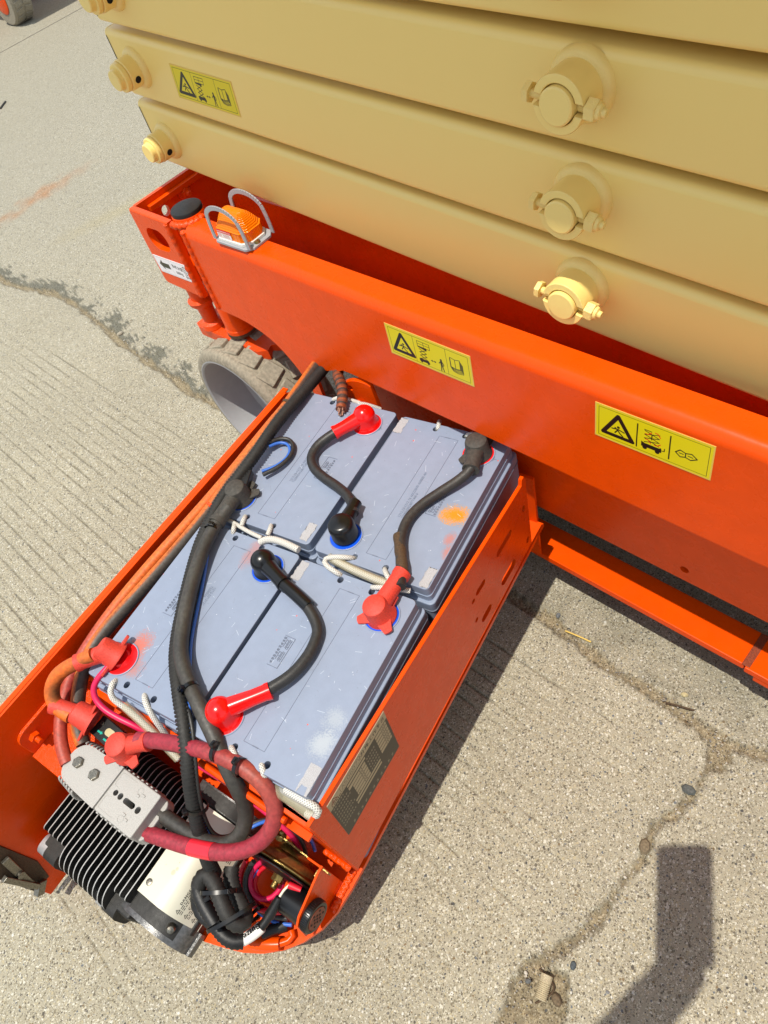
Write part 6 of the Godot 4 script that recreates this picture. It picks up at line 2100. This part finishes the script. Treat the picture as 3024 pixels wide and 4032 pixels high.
func other_lift() -> void:
	var t := thing("parked_lift", "second orange lift with dusty tyre at the far upper left corner", "scissor lift", Transform3D(), Vector3(-5.6, 0, -2.6))
	var s := Shape.new()
	var o := Vector3(-4.985, 0.165, -1.872)
	var T := axis(o, Vector3.BACK)
	s.lathe([Vector2(0.10, 0.01), Vector2(0.155, 0.012), Vector2(0.165, 0.0), Vector2(0.165, -0.115), Vector2(0.155, -0.125), Vector2(0, -0.125)], T, 40)
	s.lathe([Vector2(0.102, 0.011), Vector2(0.095, -0.02), Vector2(0.03, -0.03), Vector2(0, -0.03)], T, 40)
	for i in 22:
		var a := TAU * i / 22.0
		var d := T.basis.x * cos(a) + T.basis.z * sin(a)
		var tg := -T.basis.x * sin(a) + T.basis.z * cos(a)
		for r in 2:
			s.box(o + d * 0.1655 + Vector3(0, 0, -0.03 - 0.058 * r), Vector3(0.036, 0.008, 0.05), Basis(tg, d, tg.cross(d)).rotated(d, 0.25 - 0.5 * r), 0.003)
	part("wheel", s, M.tyre, t)
	s = Shape.new()
	s.box(Vector3(-5.75, 0.33, -2.35), Vector3(1.15, 0.26, 0.80), Basis(), 0.01)
	s.lathe([Vector2(0.100, 0.012), Vector2(0.090, 0.016), Vector2(0, 0.018)], T, 30)
	s.box(Vector3(-5.10, 0.30, -1.86), Vector3(0.12, 0.12, 0.05), Basis(), 0.01)
	part("chassis", s, M.orange, t)
	s = Shape.new()
	s.box(Vector3(-5.9, 1.3, -2.55), Vector3(2.30, 0.08, 1.9), Basis(), 0.01)
	s.box(Vector3(-5.9, 0.85, -2.35), Vector3(1.4, 0.8, 0.35), Basis(), 0.01)
	part("platform", s, M.tan, t)


# ---- the photographer, who stands behind the camera and whose shadow lies on the slab ----
func blend(a: float, b: float, k: float) -> float:
	var h := clampf(0.5 + 0.5 * (b - a) / k, 0.0, 1.0)
	return lerpf(b, a, h) - k * h * (1.0 - h)


# bones are [a, b, radius a, radius b]; surface nets over the smooth union of tapered capsules
func flesh(s: Shape, bones: Array, cell: float, k: float, tint: Callable) -> void:
	var lo := Vector3.ONE * 1e9
	var hi := -lo
	for b in bones:
		var r := Vector3.ONE * (maxf(b[2], b[3]) + cell * 3)
		lo = lo.min(b[0] - r).min(b[1] - r)
		hi = hi.max(b[0] + r).max(b[1] + r)
	var n := Vector3i(((hi - lo) / cell).ceil()) + Vector3i.ONE
	var d := PackedFloat32Array()
	d.resize(n.x * n.y * n.z)
	d.fill(1.0)
	for b in bones:
		var a: Vector3 = b[0]
		var ab: Vector3 = b[1] - a
		var ll := maxf(ab.length_squared(), 1e-9)
		var r: float = maxf(b[2], b[3]) + k + cell * 2
		var c0 := Vector3i(((a.min(b[1]) - Vector3.ONE * r - lo) / cell).floor()).clamp(Vector3i.ZERO, n - Vector3i.ONE)
		var c1 := Vector3i(((a.max(b[1]) + Vector3.ONE * r - lo) / cell).ceil()).clamp(Vector3i.ZERO, n - Vector3i.ONE)
		for z in range(c0.z, c1.z + 1):
			for y in range(c0.y, c1.y + 1):
				for x in range(c0.x, c1.x + 1):
					var p := lo + Vector3(x, y, z) * cell
					var t := clampf((p - a).dot(ab) / ll, 0, 1)
					var q := (p - a - ab * t).length() - lerpf(b[2], b[3], t)
					var i := (z * n.y + y) * n.x + x
					d[i] = blend(d[i], q, k) if d[i] < 0.9 else q
	var at := {}
	var step := [1, n.x, n.x * n.y]
	for z in n.z - 1:
		for y in n.y - 1:
			for x in n.x - 1:
				var i := (z * n.y + y) * n.x + x
				var sum := Vector3.ZERO
				var cnt := 0
				var g := Vector3.ZERO
				var inside := 0
				for c in 8:
					var o := Vector3i(c & 1, (c >> 1) & 1, c >> 2)
					var v := d[i + o.x + o.y * n.x + o.z * n.x * n.y]
					if v < 0:
						inside += 1
					g += Vector3(o.x * 2 - 1, o.y * 2 - 1, o.z * 2 - 1) * v
				if inside == 0 or inside == 8:
					continue
				for e in 12:
					var ax := e / 4
					var o := Vector3i.ZERO
					o[(ax + 1) % 3] = e & 1
					o[(ax + 2) % 3] = (e >> 1) & 1
					var i0: int = i + o.x + o.y * n.x + o.z * n.x * n.y
					var v0 := d[i0]
					var v1 := d[i0 + step[ax]]
					if (v0 < 0) != (v1 < 0):
						var p := Vector3(o)
						p[ax] = v0 / (v0 - v1)
						sum += p
						cnt += 1
				var pos := lo + (Vector3(x, y, z) + sum / cnt) * cell
				s.col = tint.call(pos)
				at[i] = s.vert(pos, g.normalized())
	for z in range(1, n.z - 1):
		for y in range(1, n.y - 1):
			for x in range(1, n.x - 1):
				var i := (z * n.y + y) * n.x + x
				for ax in 3:
					if (d[i] < 0) != (d[i + step[ax]] < 0):
						var b1: int = step[(ax + 1) % 3]
						var b2: int = step[(ax + 2) % 3]
						if at.has(i) and at.has(i - b1) and at.has(i - b2) and at.has(i - b1 - b2):
							s.quad4(at[i], at[i - b1], at[i - b1 - b2], at[i - b2])
	s.col = Color.WHITE


func photographer() -> void:
	# the phone is held just behind the lens; the arms bend back to a body that stands to the right, out of the picture
	var cam := Transform3D(Basis.from_euler(Vector3(deg_to_rad(-50.1787), deg_to_rad(58.3191), deg_to_rad(-20.4171)), EULER_ORDER_YXZ), Vector3(0.5893, 1.1485, 0.2348))
	var s := Shape.new()
	s.plate(rounded(-0.034, -0.135, 0.041, 0.022, 0.009, 5), 0.008, Transform3D(Basis(-cam.basis.x, cam.basis.y, -cam.basis.z), cam * Vector3(0, 0, 0.012)).translated_local(Vector3(0, 0, 0)), [], 0.001)
	solo("phone", s, M.black, "black phone held up by the photographer", "phone", Transform3D())
	var foot := Vector3(0.78, 0, 0.86)
	var t := thing("person", "person in dark clothes holding a phone over the tray", "person", Transform3D(), foot)
	var f := Vector3(-0.42, 0, -0.90).normalized()   # where the person faces
	var r := Vector3(-f.z, 0, f.x)                    # their right
	var at := func(fw: float, up: float, rt: float) -> Vector3: return foot + f * fw + r * rt + Vector3(0, up, 0)
	var hl: Vector3 = cam * Vector3(-0.010, -0.135, 0.026)
	var hr: Vector3 = at.call(0.10, 0.80, 0.30)
	var sl: Vector3 = at.call(0.02, 1.40, -0.18)
	var sr: Vector3 = at.call(0.02, 1.40, 0.18)
	var el: Vector3 = at.call(0.13, 1.08, -0.16)
	var er: Vector3 = at.call(-0.03, 1.10, 0.27)
	var bones := [
		[at.call(0.0, 0.95, -0.07), at.call(0.0, 0.95, 0.07), 0.125, 0.125], [at.call(0.0, 0.95, 0), at.call(0.02, 1.20, 0), 0.125, 0.125],
		[at.call(0.02, 1.22, -0.07), at.call(0.02, 1.22, 0.07), 0.115, 0.115], [at.call(0.02, 1.34, -0.09), at.call(0.02, 1.34, 0.09), 0.10, 0.10],
		[at.call(0.02, 1.41, -0.11), at.call(0.02, 1.41, 0.11), 0.068, 0.068], [at.call(0.02, 1.40, 0), at.call(0.05, 1.53, 0), 0.062, 0.055],
		[sl, el, 0.060, 0.045], [el, hl, 0.043, 0.029], [sr, er, 0.060, 0.045], [er, hr, 0.043, 0.029],
		[at.call(0.0, 0.92, -0.09), at.call(0.03, 0.50, -0.11), 0.095, 0.062], [at.call(0.03, 0.50, -0.11), at.call(-0.02, 0.08, -0.12), 0.060, 0.044],
		[at.call(0.0, 0.92, 0.09), at.call(0.03, 0.50, 0.11), 0.095, 0.062], [at.call(0.03, 0.50, 0.11), at.call(-0.02, 0.08, 0.12), 0.060, 0.044],
		[at.call(-0.03, 0.045, -0.12), at.call(0.15, 0.035, -0.13), 0.046, 0.038], [at.call(-0.03, 0.045, 0.12), at.call(0.15, 0.035, 0.13), 0.046, 0.038]]
	s = Shape.new()
	flesh(s, bones, 0.016, 0.03, func(p: Vector3) -> Color:
		if p.y < 0.085:
			return Color(0.03, 0.03, 0.03)
		if p.y < 0.93:
			return Color(0.03, 0.035, 0.06)
		if p.distance_to(hl) < 0.20 or p.distance_to(hr) < 0.20 or (p.y > 1.47 and (p - foot).slide(Vector3.UP).length() < 0.12):
			return Color(0.55, 0.32, 0.21)
		return Color(0.10, 0.11, 0.13))
	part("body", s, M.cloth, t)
	# head bent towards the phone
	s = Shape.new()
	var h: Vector3 = at.call(0.085, 1.62, 0)
	var fd := (f * 0.85 + Vector3(0, -0.5, 0)).normalized()
	var hu := r.cross(fd).normalized()
	if hu.y < 0:
		hu = -hu
	var q := func(a: float, b: float, c: float) -> Vector3: return h + fd * a + hu * b + r * c
	flesh(s, [[q.call(-0.02, 0.03, 0), q.call(0.01, 0.03, 0), 0.085, 0.085], [q.call(0.03, -0.03, 0), q.call(0.045, -0.07, 0), 0.058, 0.042], [q.call(0.088, 0.0, 0), q.call(0.102, -0.028, 0), 0.012, 0.016], [q.call(0.08, -0.058, -0.015), q.call(0.08, -0.058, 0.015), 0.012, 0.012], [q.call(0.07, 0.022, -0.035), q.call(0.072, 0.026, -0.015), 0.018, 0.016], [q.call(0.07, 0.022, 0.035), q.call(0.072, 0.026, 0.015), 0.018, 0.016], [q.call(0, 0.01, -0.085), q.call(-0.01, -0.03, -0.083), 0.016, 0.010], [q.call(0, 0.01, 0.085), q.call(-0.01, -0.03, 0.083), 0.016, 0.010], [q.call(-0.02, -0.04, 0), q.call(-0.05, -0.12, 0), 0.055, 0.055]], 0.007, 0.012, func(_p): return Color(0.55, 0.32, 0.21))
	part("head", s, M.cloth, t)
	s = Shape.new()
	flesh(s, [[q.call(-0.035, 0.045, 0), q.call(0.005, 0.065, 0), 0.084, 0.070], [q.call(-0.06, 0.0, 0), q.call(-0.06, -0.03, 0), 0.065, 0.055]], 0.008, 0.02, func(_p): return Color(0.02, 0.018, 0.016))
	part("hair", s, M.cloth, t)
	s = Shape.new()
	for c in [-0.032, 0.032]:
		s.lathe([Vector2(0.0, 0.004), Vector2(0.008, 0.002), Vector2(0.011, 0.0)], axis(q.call(0.082, 0.006, c), fd), 12)
	part("eyes", s, M.black, t)
	# hands: palm and five bent fingers closed on the edges of the phone
	for side in 1:
		var wrist: Vector3 = hl if side == 0 else hr
		var edge: Vector3 = cam.basis.x * (1.0 if (cam.affine_inverse() * wrist).x < 0 else -1.0)
		var upv := cam.basis.y
		var back := cam.basis.z
		var hb := [[wrist, wrist + upv * 0.045, 0.026, 0.028], [wrist + upv * 0.03 + edge * 0.01, wrist + upv * 0.05 - edge * 0.012, 0.02, 0.02]]
		for i in 4:
			var k0 := wrist + upv * (0.072 - i * 0.017) - edge * 0.008
			var k1: Vector3 = k0 - back * 0.022 + edge * 0.004
			var k2: Vector3 = k1 + edge * (0.020 - absf(i - 1.3) * 0.003) - back * 0.004
			hb.append([k0, k1, 0.010, 0.009])
			hb.append([k1, k2, 0.009, 0.0075])
		var t0 := wrist + upv * 0.028 + back * 0.016
		hb.append([t0, t0 + upv * 0.026 + back * 0.010 + edge * 0.012, 0.012, 0.010])
		hb.append([t0 + upv * 0.026 + back * 0.010 + edge * 0.012, t0 + upv * 0.045 + edge * 0.026 + back * 0.004, 0.010, 0.008])
		s = Shape.new()
		flesh(s, hb, 0.004, 0.006, func(_p): return Color(0.55, 0.32, 0.21))
		part("hand", s, M.cloth, t)
